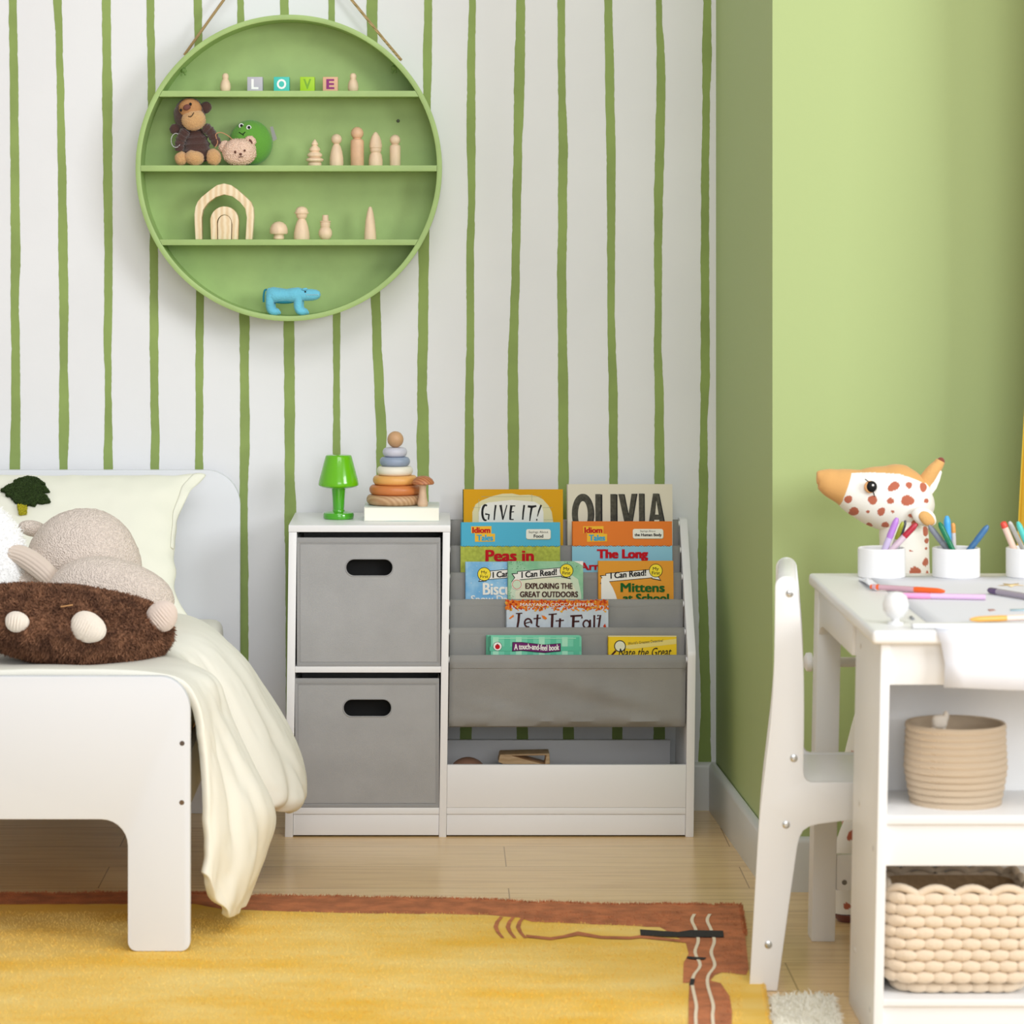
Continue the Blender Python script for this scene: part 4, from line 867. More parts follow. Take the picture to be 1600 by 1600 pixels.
bm = BM(); tube(bm, [HP(478 + k * 1.8, 461.6 + (k % 2) * 1.4 - abs(k - 6) * .05, YH - .0131 + .0002 * max(0, k - 8)) for k in range(12)], .00045, 5); link('mouth_stitch', bm, mat('pale_thread', (190, 206, 210), .8), hp)

# ---------------------------------------------------------------- bed
YFB = 5.541
bed = thing('bed', 'white toddler bed with solid rounded headboard and cut-out footboard', 'bed', (-.8, 6.2, 0))
xr = -.430; xl = -1.205; fz = .0125
def bx_(px): return (px - CX) * YFB / F
def bz_(py): return H - (py - CY) * YFB / F
lx = bx_(199.5); opz = bz_(1280.5); xm = (xl + xr) / 2
half = []
for i in range(9): a = PI / 2 * i / 8; half.append((xr - .052 + .052 * math.cos(a), bz_(1057) - .06 + .06 * math.sin(a)))       # top outer corner
right = [(lx + .016 - .016 * math.sin(a), fz + .016 - .016 * math.cos(a)) for a in [PI / 2 * i / 5 for i in range(5, -1, -1)]]
inner = [(lx - .046 + .046 * math.cos(a), opz - .046 + .046 * math.sin(a)) for a in [PI / 2 * i / 7 for i in range(7, -1, -1)]]
foot = [(xr - .016 + .016 * math.sin(a), fz + .016 - .016 * math.cos(a)) for a in [PI / 2 * i / 5 for i in range(0, 6)]]
R_side = inner + right + foot + half                      # runs from the opening's top, down the leg, up the outside to the top
Lf = [(2 * xm - x, z) for x, z in R_side][::-1]
outline = R_side + Lf
bm = BM(); prism(bm, outline, (YFB, YFB + .022), 'Y', .0025); fbo = link('footboard', bm, M_bed, bed)
YHB = 6.945
zt_h = H - (734 - CY) * YHB / F; rr_h = .075
o2 = [(xl, .0)] + [(xr, 0)] + [(xr - rr_h + rr_h * math.cos(PI / 2 * i / 10), zt_h - rr_h + rr_h * math.sin(PI / 2 * i / 10)) for i in range(11)] + [(xl + rr_h - rr_h * math.sin(PI / 2 * i / 10), zt_h - rr_h + rr_h * math.cos(PI / 2 * i / 10)) for i in range(11)]
bm = BM(); prism(bm, o2, (YHB - .011, YHB + .011), 'Y', .0025); link('headboard', bm, M_bed, bed)
for x in (xr - .030, xl + .012):
    bm = BM(); box(bm, x, x + .018, YFB + .0222, YHB - .0112, .235, .330, .003); link('side_rail', bm, M_bed, bed)
bm = BM()
for k in range(13): box(bm, xl + .0302, xr - .0302, YFB + .08 + k * .1, YFB + .13 + k * .1, .290, .304)
link('slats', bm, wood('slat_pine', (226, 200, 160), (208, 176, 130), 'X', 12), bed)
for px, py in ((284.5, 1161.5), (284, 1254)):
    p = W(px, py, YFB); bm = BM(); lathe(bm, [(0, -.001), (.0034, -.001), (.0046, .0002), (.0046, .003), (0, .003)], p, 18, axis='Y'); lathe(bm, [(0, -.0013), (.0018, -.0013), (.0018, .0005)], p, 6, axis='Y'); link('bolt', bm, M_bronze if py > 1200 else mat('dark_bolt', (104, 92, 86), .4, metallic=.7), fbo)
bm = BM(); box(bm, xl + .034, xr - .034, YFB + .026, YHB - .016, .3045, .4250, .03, seg=4); tag(link('mattress', bm, mat('mattress_cloth', (236, 234, 222), .9)), 'mattress in the white bed, hidden by the cream bedding', 'mattress')

# duvet: stations down the bed, each a profile across it that falls over the right side
M_duvet = mat('cream_cotton', (240, 238, 227), .85, bump=.10, bscale=30)
ST = [
 (5.585, [(-420,1050),(-200,1050),(0,1048),(150,1045),(240,1050),(285,1062),(306,1090),(318,1130),(324,1180),(328,1240),(330,1300),(328,1340),(326,1365)]),
 (5.66, [(-420,1047),(-200,1047),(0,1045),(150,1043),(250,1047),(296,1060),(324,1090),(340,1140),(352,1200),(366,1270),(372,1340),(366,1400),(358,1430)]),
 (5.76, [(-420,1043),(-200,1043),(0,1042),(150,1041),(255,1038),(308,1048),(340,1070),(359,1120),(386,1185),(420,1262),(412,1330),(394,1385),(374,1430)]),
 (5.86, [(-420,1035),(-200,1035),(0,1034),(150,1034),(255,1028),(312,1042),(345,1066),(363,1120),(390,1185),(428,1274),(414,1326),(397,1364),(384,1400)]),
 (5.93, [(-420,1028),(-200,1028),(0,1027),(150,1027),(255,1022),(300,1040),(324,1078),(340,1130),(358,1190),(376,1250),(372,1290),(364,1320),(356,1340)]),
 (5.99, [(-420,1021),(-200,1021),(0,1020),(150,1020),(258,1012),(296,1034),(314,1078),(326,1130),(340,1185),(356,1230),(360,1252),(356,1266),(350,1272)]),
 (6.05, [(-420,1015),(-200,1015),(0,1014),(150,1012),(262,998),(312,1020),(346,1062),(374,1122),(402,1184),(424,1232),(424,1256),(408,1266),(392,1260)]),
 (6.13, [(-420,1007),(-200,1007),(0,1006),(150,1003),(266,986),(326,1000),(372,1046),(408,1106),(442,1168),(468,1222),(472,1250),(452,1268),(428,1258)]),
 (6.24, [(-420,995),(-200,995),(0,994),(150,989),(268,972),(330,985),(382,1030),(416,1086),(450,1140),(475,1196),(481,1244),(460,1268),(438,1258)]),
 (6.40, [(-420,980),(-200,980),(0,978),(150,975),(268,962),(322,976),(368,1012),(402,1052),(434,1102),(456,1150),(466,1196),(452,1226),(432,1222)]),
 (6.58, [(-420,962),(-200,962),(0,961),(150,960),(262,956),(312,966),(346,992),(372,1026),(394,1066),(408,1110),(412,1150),(400,1176),(386,1172)]),
]
rows = []
for Y, prof in ST:
    tz = prof[1][1]                                   # on the far side it tucks down along the mattress
    left = [(CX + X * F / Y, tz + d * F / Y) for X, d in ((-1.236, .16), (-1.228, .06), (-1.205, .012), (-1.15, .001))]
    q = cr([(x, y, 0) for x, y in left + prof[2:]], 6); rows.append([W(p.x, p.y, Y) for p in q])
cols = len(rows[0]); grid = []
for j in range(cols): grid.append(cr([r[j] for r in rows], 9))
bm = BM(); V = []
for j in range(cols):
    line = []
    for k, p in enumerate(grid[j]):
        t = j / cols; hang = max(0, (t - .46) / .54)
        n1 = noise.noise(Vector((k * .16, j * .05, 1.3))); n2 = noise.noise(Vector((k * .35 + j * .06, j * .11, 7.7))); n3 = noise.noise(Vector((p.x * 14, p.y * 9, p.z * 5)))
        amp = .009 * hang + .0022
        ridge = -max(0, .22 - abs(noise.noise(Vector((k * .13 - j * .02, j * .024, 3.1))))) * .055 * min(1, hang * 2.5 + .12)
        ridge -= max(0, .12 - abs(noise.noise(Vector((k * .3 + j * .05, j * .05, 9.1))))) * .035 * min(1, hang * 2.5 + .25)
        line.append(bm.verts.new(p + Vector(((n1 * amp + ridge) * .9, n2 * amp * .7, n2 * amp * .4 + n3 * .003 * (1 - hang)))))
    V.append(line)
for j in range(cols - 1):
    for k in range(len(V[0]) - 1): bm.faces.new((V[j][k], V[j][k + 1], V[j + 1][k + 1], V[j + 1][k]))
o = link('duvet', bm, M_duvet, smooth='full'); tag(o, 'cream duvet spilling over the right side of the white bed', 'duvet')
sd = o.modifiers.new('fill', 'SOLIDIFY'); sd.thickness = .016; sd.offset = 1 if False else -1
ss = o.modifiers.new('smooth', 'SUBSURF'); ss.levels = 1; ss.render_levels = 1

# pillow
M_pil = mat('cream_pillow_cotton', (240, 240, 225), .85, bump=.08, bscale=40)
pl = thing('pillow', 'cream pillow with a tufted green tree leaning on the headboard', 'pillow', (-.80, 6.7, .47))
pb, pt = Vector((-.80, 6.60, .462)), Vector((-.80, 6.866, .738))
upv = (pt - pb); hl = upv.length / 2; upv.normalize(); nv = Vector((0, -upv.z, upv.y)); pc = (pb + pt) / 2
def pil(u, v, side):
    e = max(0, (1 - abs(u) ** 3.2)) * max(0, (1 - abs(v) ** 2.6))
    th = .062 * e ** .55 * (1 + .10 * noise.noise(Vector((u * 2.2, v * 2, side)))) 
    cornerx = .036 * (abs(u) * abs(v)) ** 5 * (1 if u > 0 else -1); cornerz = .006 * (abs(u) * abs(v)) ** 5 * (1 if v > 0 else -1)
    pinch = 1 - .05 * (1 - abs(v) ** 2) * abs(u) ** 2
    x = u * .262 * pinch + cornerx + .008 * noise.noise(Vector((v * 4, 3, 1))) * abs(u); z = v * hl * (1 - .03 * (1 - u * u)) + cornerz
    wr = .004 * noise.noise(Vector((u * 7, v * 5, side + 3))) * (1 - e * .4)
    return pc + Vector((x, 0, 0)) + upv * z + nv * (side * th + wr)
bm = BM(); nu, nv_ = 56, 40; grids = []
for side in (1, -.55):
    g = [[bm.verts.new(pil(-1 + 2 * i / nu, -1 + 2 * j / nv_, side)) for i in range(nu + 1)] for j in range(nv_ + 1)]
    for j in range(nv_):
        for i in range(nu): bm.faces.new((g[j][i], g[j][i + 1], g[j + 1][i + 1], g[j + 1][i]))
bmesh.ops.remove_doubles(bm, verts=bm.verts[:], dist=.0035); pcase = link('pillowcase', bm, M_pil, pl, smooth='full', sub=1)
bm = BM(); rows = []
for j in range(21):
    v = .985 - 1.1 * j / 20; p = pil(.955, v, 1); wd = .006 + .020 * max(0, 1 - j / 13) ** .8
    fold = .008 * math.sin(j * .7) * max(0, 1 - j / 16)
    rows.append([bm.verts.new(p + Vector((wd * t, 0, .004 * t * (1 - j / 20))) + nv * (-.010 * t * t - fold * t)) for t in (0, .35, .7, 1)])
for A, B_ in zip(rows, rows[1:]):
    for k in range(3): bm.faces.new((A[k], A[k + 1], B_[k + 1], B_[k]))
o = link('flange', bm, M_pil, pcase, smooth='full', sub=1); sd = o.modifiers.new('cloth', 'SOLIDIFY'); sd.thickness = .0015
def on_pillow(px, py, off):
    best = None                                     # point of the pillow front seen at this pixel
    v = .6
    for _ in range(40):
        u = 0
        x_ = None
        Yg = pil(0, v, 1).y; X = (px - CX) * Yg / F
        u = max(-.98, min(.98, (X - pc.x) / .262)); p = pil(u, v, 1); py_ = CY + (H - p.z) * F / p.y
        v += (py_ - py) * .004; v = max(-.98, min(.98, v))
    return p + nv * off
M_tuft = mat('dark_green_tufting', (52, 74, 22), 1.0, bump=1.0, bscale=500, kind='voronoi'); M_tufty = mat('yellow_tufting', (206, 196, 40), 1.0, bump=1.0, bscale=500, kind='voronoi')
def tuft(pts, m, seed, cnt):
    A = [on_pillow(x, y, .009) for x, y in pts]; B_ = [on_pillow(x, y, .001) for x, y in pts]; c = sum(A, Vector()) / len(A) + nv * .004
    bm = BM(); a = [bm.verts.new(p) for p in A]; b_ = [bm.verts.new(p) for p in B_]; cv = bm.verts.new(c); k = len(a)
    bm.verts.remove(cv); bmesh.ops.triangulate(bm, faces=[bm.faces.new(a)])
    for i in range(k): bm.faces.new((a[i], b_[i], b_[(i + 1) % k], a[(i + 1) % k]))
    bmesh.ops.recalc_face_normals(bm, faces=bm.faces[:]); fur(bm, cnt, .0022, .0008, 0, seed, 0)
    return link('tufted_tree' if m is M_tuft else 'tufted_trunk', bm, m, pl, smooth=False)
tuft([(0, 769), (12, 761), (22, 757.5), (21, 754.5), (30, 751), (44, 747.5), (58, 749.5), (71, 759), (60, 760.5), (70, 763), (78, 770.5), (64, 772.5), (73, 777), (79, 786.5), (66, 789), (58, 787.5), (55, 793), (45, 790.5), (40, 794), (31, 790), (24, 787), (16, 778), (8, 776), (14, 772.5)], M_tuft, 5, 2600)
tuft([(28, 792), (42, 793), (41, 805), (30, 806)], M_tufty, 6, 260)
# beige plush
M_bou = mat('beige_boucle', (242, 227, 215), 1.0, bump=1.0, bscale=330, kind='voronoi', var=.05, vscale=160); M_cord = mat('beige_corduroy', (216, 198, 182), .95, bump=1.0, bscale=60, kind='DIAGONAL', sheen=.3)
bp_ = thing('beige_plush', 'beige fleece animal cushion slumped against the cream pillow', 'soft toy', (W(140, 0, 6.3).x, 6.3, .475))
def ridged(name, bm, m): return link(name, bm, m, bp_, smooth='full')
c0 = W(130, 893, 6.32); k = 6.32 / F
bm = BM(); ellip(bm, c0, 92 * k, .085, 100 * k, 64, 44, jit=.05, js=7)
for v in bm.verts: v.co += (v.co - c0).normalized() * (.0016 * noise.noise(v.co * 210))
ridged('body', bm, M_bou)
c1 = W(183, 940, 6.17); k = 6.17 / F
bm = BM(); loft(bm, [(W(76, 952, 6.18), 0, 0), (W(82, 945, 6.18), 22 * k, .03), (W(104, 930, 6.18), 44 * k, .05), (W(132, 918, 6.18), 50 * k, .06), (W(160, 918, 6.18), 52 * k, .062), (W(195, 928, 6.18), 52 * k, .06), (W(228, 938, 6.18), 46 * k, .055), (W(252, 946, 6.18), 36 * k, .045), (W(266, 952, 6.18), 20 * k, .03), (W(270, 954, 6.18), 0, 0)], 40)
for v in bm.verts: v.co += Vector((noise.noise(v.co * 200), noise.noise(v.co * 190 + Vector((3, 3, 3))), noise.noise(v.co * 210 + Vector((7, 1, 3))))) * .0016
ridged('leg', bm, M_bou).modifiers.new('smooth', 'SUBSURF').render_levels = 1
bm = BM(); ellip(bm, W(52, 826, 6.36), 24 * k, .02, 13 * k, 20, 14, jit=.05, rot=Matrix.Rotation(.2, 3, 'Y')); ridged('ear', bm, M_bou)
def rib_strip(name, pts, wpx, ypx, Y, nribs, parent, m):
    """corduroy strip: ribs run along its length"""
    kk = Y / F; q = cr([W(x, y, Y) for x, y in pts], 6); bm = BM(); rows = []; nn = nribs * 6
    for i, p in enumerate(q):
        t = i / (len(q) - 1); tg = (q[min(i + 1, len(q) - 1)] - q[max(i - 1, 0)]).normalized(); sd = Vector((-tg.z, 0, tg.x)); wv = wpx * kk * (.35 + .65 * math.sin(PI * min(1, max(0, .06 + .88 * t))) ** .5)
        row = []
        for j in range(nn + 1):
            a = PI * j / nn; row.append(bm.verts.new(p + sd * wv * math.cos(a) + Vector((0, -1, 0)) * (ypx * kk * math.sin(a) + .0014 * abs(math.sin(j * PI / 6)))))
        rows.append(row)
    for A, B_ in zip(rows, rows[1:]):
        for j in range(nn): bm.faces.new((A[j], A[j + 1], B_[j + 1], B_[j]))
    bm.faces.new(rows[0]); bm.faces.new(rows[-1][::-1])
    return link(name, bm, m, parent, smooth='full')
rib_strip('corduroy_arm', [(14, 862), (34, 868), (56, 882), (76, 900), (92, 922)], 17, 14, 6.20, 8, bp_, mat('corduroy', (218, 202, 188), .95, sheen=.3))
bm = BM(); ellip(bm, W(30, 905, 6.26), 42 * k, .05, 46 * k, 30, 20, jit=.05, js=20); ridged('arm', bm, M_bou)
# white fluffy cushion at the frame's edge
M_fluff = mat('white_fluff', (255, 255, 255), 1.0)
bm = BM(); ellip(bm, W(-44, 868, 6.22), 84 * k, .055, 88 * k, 40, 28, jit=.05, js=12); fur(bm, 7000, .008, .0006, 0, 11, .1)
tag(link('fluffy_cushion', bm, M_fluff, smooth='full'), 'white fluffy cushion at the left edge, in front of the tree pillow', 'cushion')
# brown plush
M_brf = mat('brown_fur', (152, 108, 80), 1.0, rgb2=(100, 66, 48), vscale=38)
bq = thing('brown_plush', 'dark brown furry cushion with corduroy spots and ear on the cream duvet', 'soft toy', (W(120, 0, 5.9).x, 5.9, .47))
k = 5.9 / F
bm = BM(); loft(bm, [(W(-60, 962, 5.9), 0, 0), (W(-52, 962, 5.9), 24 * k, .05), (W(-25, 960, 5.9), 42 * k, .09), (W(20, 965, 5.9), 50 * k, .115), (W(60, 972, 5.9), 57 * k, .125), (W(105, 979, 5.9), 61 * k, .128), (W(150, 984, 5.9), 59 * k, .12), (W(195, 987, 5.9), 53 * k, .105), (W(230, 988, 5.9), 44 * k, .085), (W(252, 988, 5.9), 32 * k, .06), (W(264, 988, 5.9), 16 * k, .03), (W(267, 988, 5.9), 0, 0)], 48)
for v in bm.verts: v.co += Vector((noise.noise(v.co * 26), noise.noise(v.co * 24 + Vector((5, 2, 1))), noise.noise(v.co * 28 + Vector((1, 7, 2))))) * .004
fur(bm, 42000, .0085, .0011, 0, 21, .25)
link('body', bm, M_brf, bq, smooth='full')
M_cordw = mat('cream_corduroy', (236, 224, 210), .95, sheen=.3)
def cordspot(name, cx, cy, rx, rz, Y, nr, ang, dep, m=M_cordw):
    kk = Y / F; c = W(cx, cy, Y); bm = BM(); n, mrows = 48, 20; q = Matrix.Rotation(ang, 3, 'Y'); rows = []
    for j in range(mrows + 1):
        r = j / mrows; row = []
        for i in range(n if j else 1):
            a = 2 * PI * i / n; x = r * math.cos(a); z = r * math.sin(a); h = math.sqrt(max(0, 1 - r * r * .96))
            sc_ = 1 + .03 * math.sin(a * 3 + 1)
            row.append(bm.verts.new(c + q @ Vector((x * rx * kk * sc_, -dep * h - .0026 * abs(math.sin(x * nr * PI / 2)), z * rz * kk * sc_))))
        rows.append(row)
    for A, B_ in zip(rows, rows[1:]):
        for i in range(n):
            i2 = (i + 1) % n
            if len(A) == 1: bm.faces.new((A[0], B_[i], B_[i2]))
            else: bm.faces.new((A[i], B_[i], B_[i2], A[i2]))
    return link(name, bm, m, bq, smooth='full')
cordspot('corduroy_paw', 27, 971, 19, 16.5, 5.779, 8, .12, .018); cordspot('corduroy_paw', 138, 979.5, 29, 24, 5.785, 13, .45, .022)
cordspot('corduroy_ear', 254, 962, 25, 24, 5.85, 11, -.7, .020, mat('corduroy_blush', (222, 204, 192), .95, sheen=.3))
bm = BM(); tube(bm, [W(95, 948, 5.772), W(105, 946.5, 5.770), W(114, 945, 5.772)], .0013, 6); link('care_loop', bm, mat('tan_loop', (190, 140, 90), .8), bq)

# ---------------------------------------------------------------- rugs
M_rugy = mat('yellow_rug_pile', (240, 192, 74), 1.0, bump=.7, bscale=260, rgb2=(246, 214, 128), vscale=3.2, stretch=(1, 2.2, 1))
M_rugr = mat('rust_rug_pile', (202, 124, 80), 1.0, bump=.8, bscale=260, var=.16, vscale=30); M_rugw = mat('cream_rug_pile', (236, 220, 192), 1.0, bump=.6, bscale=260); M_rugb = mat('black_rug_pile', (44, 42, 40), 1.0, bump=.6, bscale=260)
zr = .012
def wob(pts, n=8, amp=1.2, seed=0):
    out = []
    for i, (a, b_) in enumerate(zip(pts, pts[1:])):
        for k in range(n):
            t = k / n; x = a[0] + (b_[0] - a[0]) * t; y = a[1] + (b_[1] - a[1]) * t
            out.append((x + amp * noise.noise(Vector((x * .05, y * .05, seed))), y + amp * noise.noise(Vector((x * .04, y * .06, seed + 3)))))
    return out + [pts[-1]]
back = wob([(-420, 1400), (0, 1396), (300, 1394), (330, 1397), (700, 1403.5), (950, 1412.5), (1157, 1413.5)], 14, 2.5)
rightedge = wob([(1157, 1413.5), (1164, 1460), (1170, 1514)], 5, .6) + [(1172, 1526), (1190, 1530), (1196, 1560), (1204, 1610), (1222, 1720)]
outl = [G(x, y, zr) for x, y in back[:-1] + rightedge] + [G(-700, 1720, zr)]
bm = BM(); a = [bm.verts.new(p) for p in outl]; b_ = [bm.verts.new((p.x, p.y, .0005)) for p in outl]; k = len(a)
bm.faces.new(a); bm.faces.new(b_[::-1])
for i in range(k): bm.faces.new((a[i], a[(i + 1) % k], b_[(i + 1) % k], b_[i]))
bmesh.ops.triangulate(bm, faces=[f for f in bm.faces if len(f.verts) > 4])
def inlay(pts, mi, lay):
    vs = [bm.verts.new(G(x, y, zr + .0004 * lay)) for x, y in pts]
    f = bm.faces.new(vs); f.material_index = mi
    bmesh.ops.triangulate(bm, faces=[f])
def band(top, bot, mi, lay):
    n = max(len(top), len(bot))
    for i in range(len(top) - 1):
        f = bm.faces.new([bm.verts.new(G(*p, zr + .0004 * lay)) for p in (top[i], top[i + 1], bot[i + 1], bot[i])]); f.material_index = mi
def edge_y(tab, x):
    for a_, c_ in zip(tab, tab[1:]):
        if x <= c_[0]: return a_[1] + (c_[1] - a_[1]) * (x - a_[0]) / (c_[0] - a_[0])
    return tab[-1][1]
inn = [(-420, 1416), (0, 1413), (300, 1412), (345, 1420), (420, 1423), (560, 1427), (700, 1428), (770, 1430), (812, 1434), (830, 1440), (1000, 1447), (1033, 1449), (1036, 1452), (1070, 1466), (1170, 1508)]
xs = [-420 + 1577 * i / 150 for i in range(151)]
tp = [(x, edge_y([(p[0], p[1]) for p in back], x) + .2) for x in xs]
bt = [(x, edge_y(inn, x) + 1.2 * noise.noise(Vector((x * .05, 2, 2)))) for x in xs]
bt = [(x, y if x < 1036 else max(y, 1450 + (x - 1036) * .1)) for x, y in bt]
band(tp, bt, 1, 1)
RUST = [(1037, 1448), (1157, 1414), (1164, 1462), (1170, 1514), (1166, 1523), (1128, 1519), (1117, 1523), (1110, 1532), (1126, 1536), (1140, 1556), (1144, 1580), (1142, 1640), (1075, 1640), (1076, 1560), (1077, 1535), (1067, 1536), (1068, 1505), (1076, 1490), (1072, 1474)]
inlay(RUST, 1, 2)
# thin lower rust line joining the chevrons to the border
lw = [(822, 1462), (860, 1466), (880, 1463), (903, 1459), (940, 1464), (985, 1465), (1000, 1463), (1040, 1467), (1078, 1471)]
band([(x, y - 1.8 - (2 if 880 < x < 920 else 0)) for x, y in lw], [(x, y + 2.4) for x, y in lw], 1, 3)
for x0 in (771, 790, 806):
    L_ = [(x0 + 10, 1432), (x0 + 3, 1440), (x0, 1448), (x0 + 4, 1456), (x0 + 12, 1465)]
    band([(x, y) for x, y in L_], [(x + 7 - abs(i - 2), y + .3) for i, (x, y) in enumerate(L_)], 1, 3)
for xo in (0, 24):
    wl = [(1085 + xo, 1428), (1081 + xo, 1438), (1087 + xo, 1452), (1091 + xo * 1.05, 1470), (1086 + xo * 1.05, 1488), (1094 + xo * .95, 1508), (1084 + xo * .95, 1524), (1082 + xo, 1540), (1088 + xo * 1.1, 1570), (1087 + xo * 1.1, 1590), (1090 + xo * 1.2, 1640)]
    wl = [(p.x, p.y) for p in cr([(x, y, 0) for x, y in wl], 4)]
    band([(x - 2.6, y) for x, y in wl], [(x + 2.6, y) for x, y in wl], 2, 5)
inlay([(1000, 1452), (1060, 1456), (1078, 1453), (1130, 1454), (1131, 1464), (1080, 1464), (1040, 1463), (1001, 1461)], 3, 6)
inlay([(1074, 1494), (1085, 1495), (1104, 1496), (1100, 1499), (1082, 1498.5), (1073, 1497)], 3, 6); inlay([(1079, 1529), (1086, 1529), (1084, 1539), (1077, 1539)], 3, 6)
# pile at the rim
def rim_fur(pts, mi, cnt, seed, ln=.008):
    rr = random.Random(seed)
    for _ in range(cnt):
        i = rr.randrange(len(pts) - 1); t = rr.random(); p = pts[i].lerp(pts[i + 1], t) + Vector((rr.uniform(-.004, .004), rr.uniform(-.008, .002), rr.uniform(-.004, .0005)))
        d = Vector((rr.uniform(-.5, .5), rr.uniform(-.3, .5), rr.uniform(.3, 1))).normalized() * ln * rr.uniform(.4, 1); sd_ = Vector((1, rr.uniform(-.5, .5), 0)) * .0006
        f = bm.faces.new([bm.verts.new(q) for q in (p - sd_, p + sd_, p + d)]); f.material_index = mi
rim_fur([G(x, y, zr) for x, y in back], 1, 9000, 4, .007); rim_fur([G(x, y, zr) for x, y in rightedge[:6]], 1, 800, 5, .006); rim_fur([G(x, y, zr) for x, y in rightedge[-4:]], 0, 900, 6, .006)
def in_poly(px, py, poly):
    c = False
    for (x1, y1), (x2, y2) in zip(poly, poly[1:] + poly[:1]):
        if (y1 > py) != (y2 > py) and px < (x2 - x1) * (py - y1) / (y2 - y1) + x1: c = not c
    return c
def pile_color(px, py):
    if 765 < px < 835 and 1428 < py < 1470: return None
    if 820 < px < 1080 and 1454 < py < 1474: return None
    if 995 < px < 1136 and 1448 < py < 1468: return None
    if 1070 < px < 1126: return None
    if in_poly(px, py, RUST): return 1
    return 1 if py < edge_y(inn, px) - 1 and px < 1165 else 0
rr_ = random.Random(33)
for _ in range(26000):
    px, py = rr_.uniform(-20, 1160), rr_.uniform(1425, 1605); p = G(px, py, zr)
    mi = pile_color(px, py)
    if mi is None: continue
    d = Vector((rr_.uniform(-.7, .7), rr_.uniform(-.7, .7), .8)).normalized() * .004 * rr_.uniform(.4, 1.2); sd_ = Vector((1, rr_.uniform(-.5, .5), 0)) * .0006
    f = bm.faces.new([bm.verts.new(q) for q in (p - sd_, p + sd_, p + d)]); f.material_index = mi
tag(link('area_rug', bm, [M_rugy, M_rugr, M_rugw, M_rugb], smooth=False), 'golden yellow rug with rust border and woven line pattern in front of the cabinet', 'rug')
bm = BM(); q = [G(x, y, .010) for x, y in wob([(1203, 1557), (1260, 1554), (1300, 1556)], 6, 1.5) + wob([(1300, 1556), (1308, 1590), (1330, 1680)], 6, 1.5) + [(1222, 1680)]]
a = [bm.verts.new(p) for p in q]; b_ = [bm.verts.new((p.x, p.y, .0005)) for p in q]; k = len(a); bm.faces.new(a); bm.faces.new(b_[::-1])
for i in range(k): bm.faces.new((a[i], a[(i + 1) % k], b_[(i + 1) % k], b_[i]))
bmesh.ops.triangulate(bm, faces=[f for f in bm.faces if len(f.verts) > 4]); bmesh.ops.recalc_face_normals(bm, faces=bm.faces[:]); fur(bm, 7000, .010, .0010, 0, 8, 0)
tag(link('shaggy_rug', bm, mat('ivory_shag', (240, 236, 222), 1.0), smooth=False), 'small ivory shaggy rug beside the yellow rug, in front of the desk', 'rug')

# ---------------------------------------------------------------- children's desk
TZ = .645; KT = .02
tb = thing('kids_desk', 'white children desk with open cubbies and paper-roll holder', 'desk', (1.0, 5.3, 0))
TX0, TXR = .6665, 1.62; TY0, TY1 = 4.915, 5.760
def tpart(name, fn, m=M_white, **kw):
    b = BM(); fn(b); shear(b, KT, TZ); return link(name, b, m, tb, **kw)
tpart('tabletop', lambda b: box(b, TX0, TXR, TY0, TY1, TZ - .0215, TZ, .008, seg=4))
# rear legs, side apron, side panel of the cubby unit
XL = .6745
tpart('leg', lambda b: box(b, XL, XL + .0415, 5.674, 5.735, 0, TZ - .022, .002)); tpart('leg', lambda b: box(b, TXR - .055, TXR - .0135, 5.674, 5.735, 0, TZ - .022, .002))
tpart('apron', lambda b: prism(b, [(5.2205, TZ - .022), (5.6735, TZ - .022), (5.6735, TZ - .100), (5.655, TZ - .086), (5.62, TZ - .080), (5.2205, TZ - .078)], (XL + .002, XL + .017), 'X', .001))
tpart('apron', lambda b: box(b, XL + .042, TXR - .056, 5.70, 5.715, TZ - .080, TZ - .022, .001))
tpart('side_panel', lambda b: box(b, XL + .008, XL + .0225, 4.930, 5.220, 0, TZ - .022, .0012)); tpart('side_panel', lambda b: box(b, TXR - .03, TXR - .0155, 4.930, 5.220, 0, TZ - .022, .0012))
X2, X3 = XL + .0227, TXR - .0302
tpart('apron', lambda b: box(b, X2, X3, 4.936, 4.950, .559, TZ - .022, .001))
tpart('shelf', lambda b: box(b, X2, X3, 4.932, 5.155, .3445, .3585, .001)); tpart('front_rail', lambda b: box(b, X2, X3, 4.940, 4.954, .2790, .3442, .001))
tpart('shelf', lambda b: box(b, X2, X3, 4.932, 5.155, .0640, .0748, .001)); tpart('kick_panel', lambda b: box(b, X2, X3, 4.940, 4.954, .0005, .0637, .001)); tpart('back_panel', lambda b: box(b, X2, X3, 5.156, 5.168, .0, TZ - .0222, .0005))
tpart('stretcher', lambda b: box(b, XL + .042, X3, 5.676, 5.692, .091, .1535, .001))
for y, z in ((4.97, .05), (5.16, .10), (5.14, .34), (4.97, .30), (5.16, .59)):
    b = BM(); lathe(b, [(0, -.0008), (.0045, -.0008), (.0045, .002), (0, .002)], (XL + .008, y, z), 14, axis='X'); shear(b, KT, TZ); link('screw_cover', b, mat('screw_cap', (206, 203, 198), .5), tb)
p = W(1319.5, 1379, 5.675); b = BM(); lathe(b, [(0, -.001), (.0045, -.001), (.005, .002), (0, .002)], (p.x, 5.676, p.z), 14, axis='Y'); link('bolt', b, mat('bolt_grey', (130, 126, 120), .35, metallic=.6), tb)
